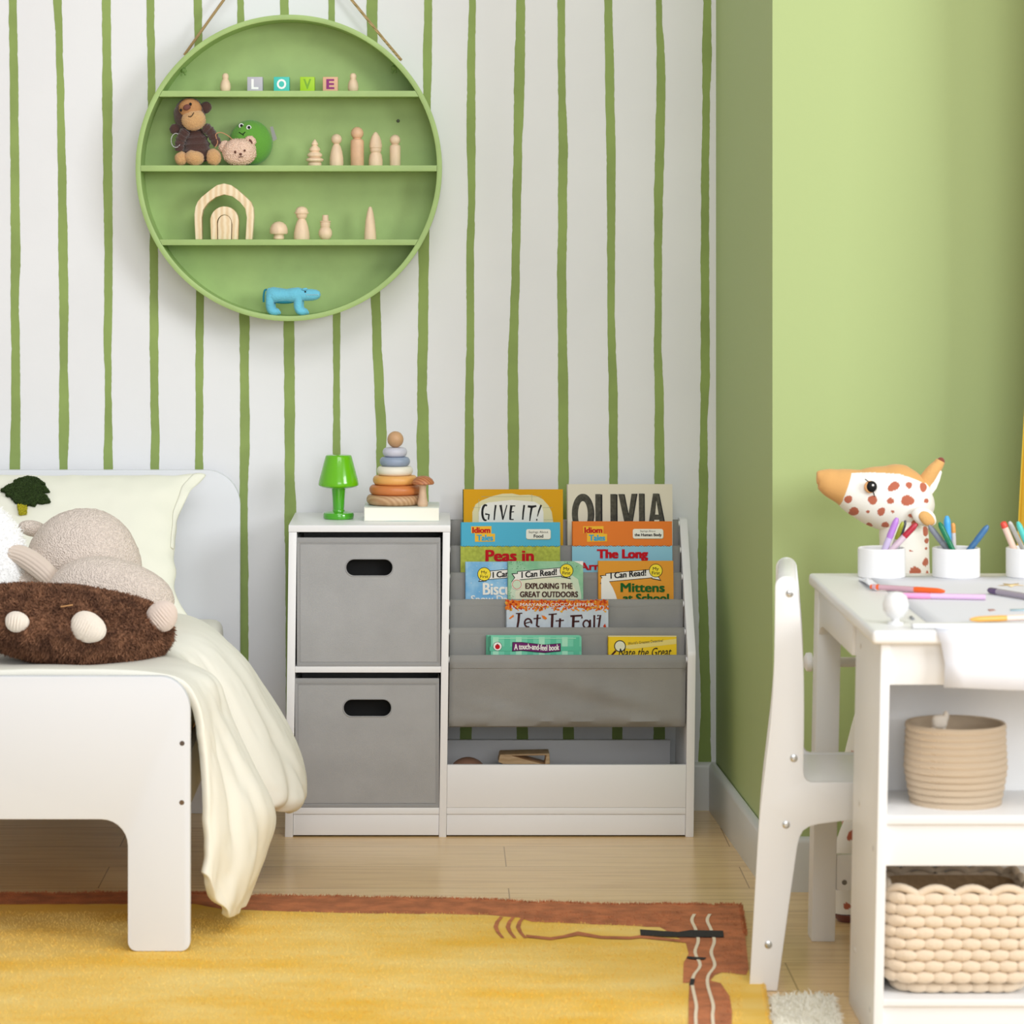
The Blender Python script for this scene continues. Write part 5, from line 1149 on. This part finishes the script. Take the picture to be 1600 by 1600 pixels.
# spare dowel behind the rear leg and the egg-shaped roll holder at the front corner
zd = H - (1034 - CY) * 5.76 / F
b = BM(); lathe(b, [(0, 0), (.010, 0), (.0165, .004), (.0175, .010), (.0165, .014), (.009, .016), (.009, .90), (0, .90)], (W(1256.5, 0, 5.755).x, 5.757, zd), 24, axis='X'); link('paper_roll_rod', b, M_white, tb)
pk = W(1399, 953, 5.00)
b = BM(); lathe(b, [(0, 0), (.012, 0), (.0125, .003), (.006, .005), (.006, .008), (.0125, .012), (.0195, .022), (.0205, .031), (.017, .043), (.009, .0495), (0, .051)], (pk.x, 5.00, TZ), 26); shear(b, KT, TZ); link('holder_knob', b, M_white, tb)
pr = W(1425, 990, 4.94)
tpart('paper_bar', lambda b: box(b, pr.x, TXR - .05, 4.934, 4.955, TZ + .0006, TZ + .0085, .003))
# cups (set on the desk's back edge)
M_cup = mat('white_cup', (244, 244, 244), .4)
def cup(label, cx, Y=5.690):
    k = Y / F; x = W(cx, 0, Y).x; t = thing('pencil_cup', label, 'cup', (x, Y, TZ), 'white pencil cups along the desk'); r = 37 * k; hgt = .0525
    b = BM(); lathe(b, [(0, .0002), (r - .002, .0002), (r, .002), (r, hgt - .0012), (r - .0012, hgt), (r - .003, hgt), (r - .0042, hgt - .0012), (r - .0042, .004), (0, .004)], (x, Y, TZ), 48); link('cup_body', b, M_cup, t); return x, Y
cups = [cup('leftmost white pencil cup on the desk, with purple and red markers', 1377.5), cup('middle white pencil cup on the desk, with blue, green and grey markers', 1494), cup('right white pencil cup cut by the frame edge, with peach and teal markers', 1609)]
def marker(label, tip, foot, capc, bodyc, r=.0048, caplen=.45, capend=None, name='marker_pen', group='felt-tip markers', second=None):
    """tip/foot world points; the cap covers the tip end"""
    tip, foot = Vector(tip), Vector(foot); t = thing(name, label, 'marker', foot, group); d = (tip - foot).normalized(); ln = (tip - foot).length
    def seg(nm, a, b_, r0, r1, m, round_=False):
        bmm = BM(); q = [foot + d * (a + (b_ - a) * i / 8) for i in range(9)]; rs = [r0 + (r1 - r0) * i / 8 for i in range(9)]
        if round_: rs[-1] = r1 * .45; rs[-2] = r1 * .85; rs[0] = r0 * .9
        tube(bmm, q, rs, 14); return link(nm, bmm, m, t)
    cm = mat('marker_%d_%d_%d' % capc, capc, .3, spec=.5); bm_ = mat('marker_%d_%d_%d' % bodyc, bodyc, .25, spec=.5)
    seg('barrel', 0, ln * (1 - caplen), r * .92, r * .95, bm_); seg('cap', ln * (1 - caplen), ln, r, r * .92, cm, True)
    if second: seg('end_plug', -.004, .012, r * .75, r, mat('marker_%d_%d_%d' % second, second, .3))
    return t
def in_cup(label, ci, tx, ty, fx, fy, capc, bodyc, dY=0.0, r=.0048, caplen=.5):
    """tip at pixel (tx,ty), crossing the rim at (fx,fy); continues down to the cup's floor"""
    x, Y = cups[ci]; Y += dY; tip = W(tx, ty, Y); rim = W(fx, fy, Y - dY * .3); rim.y = Y
    d = rim - tip; s_ = (TZ + .0075 - tip.z) / d.z; foot = tip + d * s_
    lim = .030; foot.x = max(x - lim, min(x + lim, foot.x)); ln = (tip - foot).length
    vis = (tip - rim).length
    marker(label, tip, foot, capc, bodyc, r, min(.85, caplen * vis / ln * 1.0), name='marker_pen')
in_cup('lilac marker leaning right in the leftmost pencil cup', 0, 1402, 809, 1384, 853, (186, 130, 214), (206, 190, 226), -.012, .0062, .72)
in_cup('olive marker behind the lilac one in the leftmost pencil cup', 0, 1411, 815, 1398, 850, (164, 172, 50), (214, 208, 190), .006, .0044, .8)
in_cup('black and white marker in the leftmost pencil cup', 0, 1415, 813, 1404, 850, (52, 54, 66), (206, 206, 212), .018, .0040, .9)
in_cup('dark red marker leaning far right in the leftmost pencil cup', 0, 1432.5, 818, 1400, 851, (180, 36, 56), (214, 190, 204), -.016, .0058, .62)
in_cup('grey marker leaning left in the middle pencil cup', 1, 1451.5, 821, 1476, 853, (132, 136, 148), (150, 154, 164), -.006, .0056, .8)
in_cup('dark green marker in the middle pencil cup', 1, 1467.5, 816, 1485, 853, (14, 124, 82), (14, 124, 82), -.018, .0052, .8)
in_cup('bright blue marker standing tallest in the middle pencil cup', 1, 1479.5, 806, 1482, 852, (72, 170, 230), (90, 170, 220), .008, .0066, .8)
in_cup('orange-capped clear marker in the middle pencil cup', 1, 1489, 817, 1491, 852, (232, 162, 84), (212, 208, 206), .014, .0045, .45)
in_cup('steel blue marker leaning right in the middle pencil cup', 1, 1544, 821, 1519, 853, (62, 112, 158), (62, 112, 158), -.008, .0058, .8)
in_cup('peach marker with red tip in the right pencil cup', 2, 1566.5, 815, 1582, 853, (226, 78, 62), (232, 200, 182), -.010, .0062, .25)
in_cup('clear marker in the right pencil cup', 2, 1577, 815, 1596, 853, (206, 204, 202), (216, 212, 210), .004, .0044, .4)
in_cup('teal marker in the right pencil cup', 2, 1590, 815, 1605, 853, (86, 200, 190), (86, 200, 190), -.014, .0056, .8)
def flat_marker(label, x0, y0, x1, y1, capc, bodyc, r=.0048, caplen=.3, second=None):
    z = TZ + .0016 + r; a, b_ = G(x0, y0, z), G(x1, y1, z); return marker(label, a, b_, capc, bodyc, r, caplen, second=second)
flat_marker('orange marker lying across the paper on the desk', 1476, 924, 1364, 917, (238, 100, 36), (206, 166, 178), .0052, .42, (240, 104, 44))
flat_marker('pink marker lying in front of the orange one on the desk', 1392, 930, 1540, 933, (240, 160, 208), (222, 186, 222), .0050, .42)
flat_marker('violet-grey marker lying at the right of the desk paper', 1544, 922, 1640, 938, (96, 74, 116), (168, 158, 172), .0056, .16)
flat_marker('amber marker lying near the front edge of the desk', 1516, 968, 1640, 963, (238, 176, 84), (240, 216, 200), .0048, .45)
# long sheet of drawing paper
M_paper = mat('drawing_paper', (232, 234, 242), .8)
XP = .766; b = BM(); prf = [(5.700, TZ + .0012), (5.60, TZ + .001), (5.2, TZ + .001), (4.965, TZ + .001), (4.955, TZ + .0018), (4.9150, TZ + .001), (4.9115, TZ - .004), (4.910, TZ - .02), (4.905, TZ - .05), (4.897, TZ - .086)]
rows = []
for j, (y, z) in enumerate(prf):
    row = []
    for i in range(25):
        x = XP + (TXR - .09 - XP) * i / 24; drop = max(0, j - 6) / 3
        row.append(b.verts.new((x - .008 * (j == 9) * (i == 0) + .016 * drop * (1 if i == 0 else .5 if i == 1 else 0), y - .006 * drop * noise.noise(Vector((x * 7, 1, 2))), z - .004 * drop * noise.noise(Vector((x * 5, 5, 1))))))
    rows.append(row)
for A, B_ in zip(rows, rows[1:]):
    for i in range(24): b.faces.new((A[i], A[i + 1], B_[i + 1], B_[i]))
def doodle(pts, mi):
    f = b.faces.new([b.verts.new(G(x, y, TZ + .0016)) for x, y in pts]); f.material_index = mi
star = [(1580 + (22 if k % 2 == 0 else 9) * math.cos(k * PI / 5 + .3), 914 + (3.2 if k % 2 == 0 else 1.3) * math.sin(k * PI / 5 + .3)) for k in range(10)]
doodle(star, 1); doodle([(1543, 952), (1552, 951.4), (1556, 953.6), (1546, 955)], 2); doodle([(1578, 952), (1610, 951), (1612, 954), (1580, 954.6)], 3)
doodle([(1420, 964), (1424, 962), (1430, 967), (1426, 968)], 4)
o = link('drawing_paper', b, [M_paper, mat('crayon_amber', (246, 218, 168), .8), mat('crayon_rust', (196, 150, 140), .8), mat('crayon_blue', (190, 220, 234), .8), mat('crayon_grey', (150, 154, 160), .8)], smooth='full')
sd = o.modifiers.new('sheet', 'SOLIDIFY'); sd.thickness = .0003; tag(o, 'long white drawing paper over the desk, hanging over its front edge', 'paper')
b = BM(); q = [(G(1338, 905.5, TZ + .001), G(1352, 903, TZ + .001)), (G(1346, 907.5, TZ + .004), G(1358, 905, TZ + .003)), (G(1354, 911, TZ + .011), G(1352, 900, TZ + .011)), (G(1368, 922, TZ + .003), G(1356, 903, TZ + .006)), (G(1372, 923, TZ + .0024), G(1362, 903, TZ + .0024))]
vs = [(b.verts.new(m1), b.verts.new(m2)) for m1, m2 in q]
for (a1, a2), (c1, c2) in zip(vs, vs[1:]): b.faces.new((a1, c1, c2, a2))
o = link('paper_scrap', b, M_paper, smooth='full', sub=2); sd = o.modifiers.new('sheet', 'SOLIDIFY'); sd.thickness = .0004
tag(o, 'curled strip of white paper beside the leftmost pencil cup', 'paper')
# rope basket
YRB = 5.045; k = YRB / F; rx_ = W(1493, 0, YRB).x; zb_ = .3587
rbk = thing('rope_basket', 'round coiled beige rope basket in the upper desk cubby', 'basket', (rx_, YRB, zb_))
M_rope2 = mat('beige_rope', (226, 204, 176), .95, bump=.7, bscale=220, kind='DIAGONAL')
b = BM(); hgt = 124 * k; nc = 12; prof = [(0, .001), (62 * k, .001)]
for i in range(nc):
    t = i / (nc - 1); r = (69 + 8 * min(1, t * 2.2) + 1.2 * math.sin(t * 5)) * k; zc = .004 + (hgt - .008) * t; e = hgt / nc / 2 * 1.02
    for a in (-70, -35, 0, 35, 70): prof.append((r + e * .55 * math.cos(math.radians(a)), zc + e * math.sin(math.radians(a))))
rt = 76 * k
prof += [(rt, hgt + .001), (rt - .004, hgt), (rt - .006, hgt - .006), (60 * k, .008), (0, .006)]
lathe(b, prof, (rx_, YRB, zb_), 56); link('coiled_wall', b, M_rope2, rbk)
b = BM(); pz = zb_ + hgt; ellip(b, (W(1468, 0, 5.03).x, 5.03, pz + .004), .0125, .008, .011, 14, 10, pw=.7); ellip(b, (W(1478, 0, 5.03).x, 5.03, pz + .012), .005, .005, .009, 12, 8)
for dx in (-.008, .006): tube(b, [(W(1468, 0, 5.03).x + dx, 5.03, pz - .002), (W(1468, 0, 5.03).x + dx, 5.03, pz - .09)], .004, 8)
tag(link('small_animal_toy', b, mat('cream_toy', (232, 220, 204), .6), smooth='full'), 'little cream animal toy peeking over the rope basket rim', 'toy')
# chunky knit basket
kb = thing('knit_basket', 'square chunky cotton rope basket in the lower desk cubby', 'basket', (.815, 5.045, .0755))
M_chunk = mat('chunky_cotton', (222, 203, 178), .95, bump=.35, bscale=150, sheen=.2); b = BM()
bcx, bcy, bw, bd = .8115, 5.048, .1085, .088
def bpath(t, grow=0):
    """point on the rounded-square rim"""
    r = .035; w2, d2 = bw + grow, bd + grow; segs = []
    pts = rounded(-w2, w2, -d2, d2, r, 5); pts.append(pts[0]); ln = [math.dist(a_, c_) for a_, c_ in zip(pts, pts[1:])]; tot = sum(ln); u = (t % 1) * tot
    for (a_, c_), l in zip(zip(pts, pts[1:]), ln):
        if u <= l:
            q = u / l if l else 0; return (a_[0] + (c_[0] - a_[0]) * q, a_[1] + (c_[1] - a_[1]) * q, math.atan2(c_[1] - a_[1], c_[0] - a_[0]))
        u -= l
    return (*pts[0], 0)
rowsN = 9; per = 26; hb = .162
for j in range(rowsN):
    for i in range(per):
        t = (i + (.5 if j % 2 else 0)) / per; gr = .004 * math.sin(PI * (j + .5) / rowsN) + (-.012 if j == 0 else 0)
        x, y, a = bpath(t, gr); z = .0755 + .010 + (hb - .024) * j / (rowsN - 1)
        ellip(b, (bcx + x, bcy + y, z), .0195, .0085, .0098, 14, 8, rot=Matrix.Rotation(a, 3, 'Z') @ Matrix.Rotation(R.uniform(-.06, .06), 3, 'Y'))
link('woven_wall', b, M_chunk, kb, smooth='full')
b = BM()
for i in range(13):
    t0 = i / 13; q = []
    for m_ in range(9):
        u = m_ / 8; x, y, a = bpath(t0 + u / 13 * 1.15, 0); q.append((bcx + x, bcy + y, .0755 + hb - .010 + .013 * math.sin(PI * u)))
    tube(b, q, .0062, 10)
link('looped_rim', b, M_chunk, kb, smooth='full')
b = BM(); A = []
for z, g in ((.0775, -.016), (.0775 + hb - .012, -.008)):
    A.append([b.verts.new((bcx + bpath(i / 52, g)[0], bcy + bpath(i / 52, g)[1], z)) for i in range(52)])
for i in range(52): b.faces.new((A[0][i], A[0][(i + 1) % 52], A[1][(i + 1) % 52], A[1][i]))
b.faces.new(A[0]); link('inner_lining', b, mat('basket_lining', (176, 146, 110), .95, bump=.8, bscale=90, kind='voronoi'), kb)

# ---------------------------------------------------------------- child's chair
ch = thing('child_chair', 'white child chair with shaped side frames, standing by the desk corner', 'chair', (.54, 5.3, 0))
def cframe(Y):
    s_ = 5.302 / F
    pts = cr([(p[0], p[1], 0) for p in [(1170.5, 1549), (1178, 1420), (1186, 1287), (1196, 1195), (1203.5, 1130), (1208.5, 1060), (1210, 1000), (1210.6, 960), (1211, 915)]], 4)[:-1]
    pts += [Vector((1228.3 + 17.3 * math.cos(math.radians(a)), 917 - 17 * math.sin(math.radians(a)), 0)) for a in range(180, -1, -15)]
    pts += cr([(p[0], p[1], 0) for p in [(1246, 920), (1250, 958), (1254, 1010), (1256, 1060), (1256.4, 1130), (1255.4, 1195)]], 3)[1:]
    pts += [Vector((x, y, 0)) for x, y in [(1255.4, 1205), (1257, 1214), (1261, 1220), (1267, 1222.5), (1335, 1222.5), (1420, 1223), (1428, 1230), (1436, 1330), (1447, 1549), (1410, 1549), (1396, 1400), (1386, 1300), (1374, 1282), (1352, 1279), (1331, 1281), (1306, 1284.5), (1278, 1288), (1264, 1292), (1255, 1298), (1249.5, 1308), (1246, 1322), (1232, 1420), (1214.5, 1549)]]
    z0 = 1549
    return [((p.x - CX) * s_, max(.0003, H - (p.y - CY) * s_)) for p in pts]
fr = cframe(5.302)
DYC = .300; KC = .110                                  # the chair is turned: each step back moves it right
def cpart_(name, bm_):
    for v in bm_.verts: v.co.x += KC * (v.co.y - 5.302)
    return link(name, bm_, M_white, ch)
for y in (5.302, 5.302 + DYC):
    b = BM(); prism(b, fr, (y, y + .016), 'Y', .0022); sf_ = cpart_('side_frame', b); cfront = sf_ if y < 5.31 else cfront
s_ = 5.302 / F
def cq(px, py): return ((px - CX) * s_, H - (py - CY) * s_)
x0_, z0_ = cq(1256, 1224); x1_, z1_ = cq(1418, 1236)
b = BM(); box(b, x0_ - .03, x1_, 5.3185, 5.302 + DYC - .0005, z1_ + .001, z1_ + .013, .002); cpart_('seat', b)
b = BM(); xx, zz = cq(1229, 912); prism(b, rounded(xx - .016, xx + .016, zz - .040, zz + .012, .013, 6), (5.3185, 5.302 + DYC - .0005), 'Y', .001); cpart_('top_rail', b)
b = BM(); xx, zz = cq(1229, 1010); prism(b, rounded(xx - .010, xx + .010, zz - .030, zz + .012, .006, 4), (5.3185, 5.302 + DYC - .0005), 'Y', .001); cpart_('back_rail', b)
b = BM(); xx, zz = cq(1212, 1330); box(b, xx - .008, xx + .008, 5.3185, 5.302 + DYC - .0005, zz - .02, zz + .02, .001); cpart_('stretcher', b)
for px, py in ((1234, 927), (1240.3, 1184.5), (1228.2, 1288.5), (1200.5, 1476)):
    x, z = cq(px, py); b = BM(); lathe(b, [(0, -.0022), (.0035, -.0022), (.0062, -.0012), (.0066, .001), (0, .001)], (x, 5.302, z), 20, axis='Y'); lathe(b, [(0, -.0026), (.0022, -.0026), (.0024, -.0021)], (x, 5.302, z), 6, axis='Y')
    link('bolt', b, M_steel, cfront)

# ---------------------------------------------------------------- giraffe
YG = 5.935; kg = YG / F
gr_ = thing('giraffe_plush', 'tall white plush giraffe with brown patches standing behind the desk', 'soft toy', (W(1400, 0, YG).x, YG, 0))
M_gir = mat('giraffe_fabric', (246, 243, 236), .9, bump=.15, bscale=400, attr='Col', sheen=.2)
SPOTS = [(1390.5, 757, 10, 6, -.5), (1414.5, 755, 5, 5, 0), (1438, 759, 6, 7, 0), (1322, 778, 5.5, 6.5, .6), (1358, 778, 7, 7, 0), (1385, 779, 5.5, 4.5, 0), (1411.5, 778.5, 10.5, 8, 0), (1331.5, 797.5, 7, 7.5, .6), (1351.5, 796.5, 2.6, 2.6, 0), (1371.5, 796, 5.5, 7, .5), (1389, 796, 3, 1.8, .3), (1356.5, 819, 5, 3.5, .6), (1379.5, 817.5, 6, 4.6, .2), (1417, 802.5, 5, 2.6, .4), (1442, 779.5, 4, 3.6, 0), (1443, 828, 5.5, 8, -.2), (1445, 843, 4.6, 4, 0), (1443.5, 855, 2.4, 2.4, 0), (1418, 857.5, 2.8, 1.4, .2), (1442.5, 876, 5.5, 6.5, .3), (1424.5, 889.5, 9.5, 7.5, 0), (1445.5, 893, 2.6, 3.4, 0), (1424, 815, 6, 5, .3), (1452, 854, 2, 3, 0), (1430, 930, 8, 7, 0), (1400, 930, 6, 6, .4), (1345, 1115, 6, 8, 0), (1330, 1175, 5, 6, .4), (1360, 1160, 9, 7, 0), (1400, 1040, 8, 9, 0), (1430, 1000, 9, 7, 0), (1380, 1090, 7, 7, 0), (1390, 1200, 9, 9, 0), (1318, 1288, 5.5, 9, .5), (1320, 1325, 4, 5, .3), (1330, 1312, 2, 3, 0), (1318, 1318, 2, 2, 0), (1311.5, 1396, 6, 5, 0), (1322, 1408, 3.5, 2.4, .3), (1345, 1300, 7, 9, .2), (1340, 1370, 6, 6, 0), (1327, 1397, 3, 4, 0)]
def gir_col(px, py, front=True, region=None):
    if region == 'head':
        # tan top of the head and snout: above the cheek line or left of the muzzle seam
        cheek = edge_y([(1300, 745), (1327, 738), (1360, 736.5), (1400, 738), (1425, 746), (1440, 753), (1465, 754)], px)
        seam = 1328 - (py - 738) * .33
        if py < cheek or px < seam: return (226, 172, 104)
    for (x, y, a, b_, r) in SPOTS:
        dx, dy = px - x, py - y; c_, s_ = math.cos(r), math.sin(r); u = (dx * c_ + dy * s_) / a; v = (-dx * s_ + dy * c_) / b_
        if u * u + v * v + .12 * math.sin(3 * math.atan2(v, u) + x) < 1: return (190, 106, 80)
    return (248, 246, 240)
def paint(o, region):
    me = o.data; ca = me.color_attributes.new('Col', 'FLOAT_COLOR', 'POINT')
    for v in me.vertices:
        c = v.co; ca.data[v.index].color = srgb(gir_col(CX + c.x / kg, CY + (H - c.z) / kg, True, region))
def gp_(x, y, Y=YG): return W(x, y, YG) * 1.0 + Vector((0, Y - YG, 0))
def dense_loft(st, nseg, nring):
    """smooth loft with many rings so patches read crisply"""
    cs = cr([s_[0] for s_ in st], nring); rs = cr([(s_[1], s_[2], 0) for s_ in st], nring)
    b = BM(); loft(b, [(c_, max(0, r_.x), max(0.0005, r_.y)) for c_, r_ in zip(cs, rs)], nseg); return b
# head: stations along the snout-to-nape axis
hs = [((1275.2, 748), 0, 0), ((1276.5, 748), 8, 6), ((1281, 748), 14, 11), ((1290, 751), 19.5, 17), ((1303, 756), 24, 22), ((1320, 761), 29.5, 28), ((1338, 768), 37, 34), ((1358, 773), 45, 40), ((1378, 777), 50, 44), ((1398, 779), 54, 46), ((1416, 781), 52, 45), ((1432, 781), 45, 40), ((1446, 780), 34, 32), ((1455, 779), 20, 20), ((1459, 778), 0, 0)]
b = dense_loft([(gp_(*p), r1 * kg, r2 * kg) for p, r1, r2 in hs], 200, 22)
hd = link('head', b, M_gir, gr_, smooth='full'); paint(hd, 'head')
ns = [((1412, 800), 0, 0), ((1412, 808), 34, 32), ((1412, 830), 38, 36), ((1413, 850), 38.5, 36), ((1413, 880), 39, 38), ((1413, 930), 42, 40), ((1412, 1000), 48, 46), ((1408, 1080), 60, 56), ((1402, 1150), 74, 62), ((1396, 1220), 82, 64), ((1394, 1290), 78, 62), ((1394, 1350), 60, 50), ((1394, 1390), 30, 30), ((1394, 1400), 0, 0)]
b = dense_loft([(gp_(*p), r1 * kg, r2 * kg) for p, r1, r2 in ns], 160, 20)
paint(link('body', b, M_gir, gr_, smooth='full'), 'body')
for (q, hoof) in (([((1360, 1270), 0, 0), ((1352, 1275), 22, 22), ((1336, 1310), 26, 24), ((1328, 1350), 25, 24), ((1325, 1390), 25, 24), ((1326, 1424), 25, 24)], (1326, 1420)), ([((1430, 1270), 0, 0), ((1436, 1275), 22, 22), ((1446, 1310), 26, 24), ((1452, 1350), 25, 24), ((1455, 1390), 25, 24), ((1455, 1424), 25, 24)], (1455, 1420))):
    YLg = YG - .085
    b = dense_loft([(W(p[0], p[1], YLg), r1 * kg, r2 * kg) for p, r1, r2 in q], 100, 20); lg = link('leg', b, M_gir, gr_, smooth='full'); paint(lg, 'leg')
    b = BM(); c_ = W(hoof[0], hoof[1] + 6, YLg); lathe(b, [(0, 0), (17 * kg, 0), (21 * kg, .006), (25.5 * kg, c_.z), (0, c_.z + .002)], (c_.x, c_.y, 0.0003), 28); link('hoof', b, mat('giraffe_hoof', (122, 62, 46), .9, sheen=.3), lg)
M_gtan = mat('giraffe_tan', (228, 176, 108), .9, bump=.3, bscale=300, sheen=.3)
b = BM(); q = cr([gp_(1436, 768, YG - .004), gp_(1450, 745, YG - .01), gp_(1458, 733, YG - .012), gp_(1464, 726, YG - .012), gp_(1468, 719, YG - .012)], 4); tube(b, q, [14 * kg * (1 - .52 * i / len(q)) for i in range(len(q))], 16); hn = link('horn', b, M_gtan, hd, smooth='full')
b = BM(); ellip(b, gp_(1467.5, 722.5, YG - .012), 7 * kg, 6 * kg, 9 * kg, 16, 12, rot=Matrix.Rotation(.3, 3, 'Y')); link('horn_tip', b, mat('horn_brown', (136, 70, 52), .9, sheen=.4), hn, smooth='full')
b = BM(); prism(b, [((x - CX) * kg, H - (y - CY) * kg) for x, y in [(1466, 732), (1470, 736), (1466, 750), (1461, 762), (1454, 772), (1449, 756), (1456, 744)]], (YG - .02, YG + .005), 'Y', .003); link('nape_seam', b, mat('giraffe_white', (246, 243, 236), .9), gr_)
# ear: folded leaf with tan inside
b = BM(); ellip(b, gp_(1436, 803, YG - .062), 20 * kg, 8 * kg, 14 * kg, 24, 14, rot=Matrix.Rotation(.5, 3, 'Y'), jit=.08, js=70); ge = link('ear', b, MATS['giraffe_white'], gr_, smooth='full')
b = BM(); ellip(b, gp_(1439, 805, YG - .070), 14 * kg, 5 * kg, 9.5 * kg, 20, 12, rot=Matrix.Rotation(.75, 3, 'Y'), jit=.12, js=90); link('ear_lining', b, M_gtan, ge, smooth='full')
b = BM(); ellip(b, gp_(1354, 757.5, YG - .0505), 9.6 * kg, 3 * kg, 9.6 * kg, 20, 12); link('eye_patch', b, mat('eye_peach', (226, 168, 112), .8), hd, smooth='full')
b = BM(); ellip(b, gp_(1356, 757, YG - .0515), 8.4 * kg, 4.4 * kg, 8.8 * kg, 22, 14); tube(b, [gp_(1352, 750, YG - .054), gp_(1346, 745.5, YG - .050)], .0009, 6); tube(b, [gp_(1358, 765, YG - .056), gp_(1360.5, 772, YG - .0535)], .0011, 6); gey = link('eye', b, M_black, gr_, smooth='full')
b = BM(); ellip(b, gp_(1357.5, 754.6, YG - .0558), 2 * kg, 1.2 * kg, 2 * kg, 10, 8); link('eye_glint', b, mat('eye_glint', (245, 245, 245), .3), gey, smooth='full')

# ---------------------------------------------------------------- curtain at the right edge
b = BM(); rows = []
for j in range(25):
    z = .02 + 2.4 * j / 24; row = []
    xl_ = 1.064 + .028 * max(0, min(1, (z - .6) / .5)) + .02 * max(0, z - 1.1)
    for i in range(81):
        t = i / 80; row.append(b.verts.new((xl_ + (1.62 - xl_) * t, 5.87 + .075 * math.sin(t * 26 + .4 * math.sin(z * 2)) + .02 * math.sin(t * 61 + z), z)))
    rows.append(row)
for A, B_ in zip(rows, rows[1:]):
    for i in range(80): b.faces.new((A[i], A[i + 1], B_[i + 1], B_[i]))
o = link('curtain', b, mat('yellow_curtain', (232, 196, 70), .9, bump=.15, bscale=500), smooth='full'); sd = o.modifiers.new('cloth', 'SOLIDIFY'); sd.thickness = .002
tag(o, 'mustard yellow curtain at the right edge before the green wall', 'curtain')
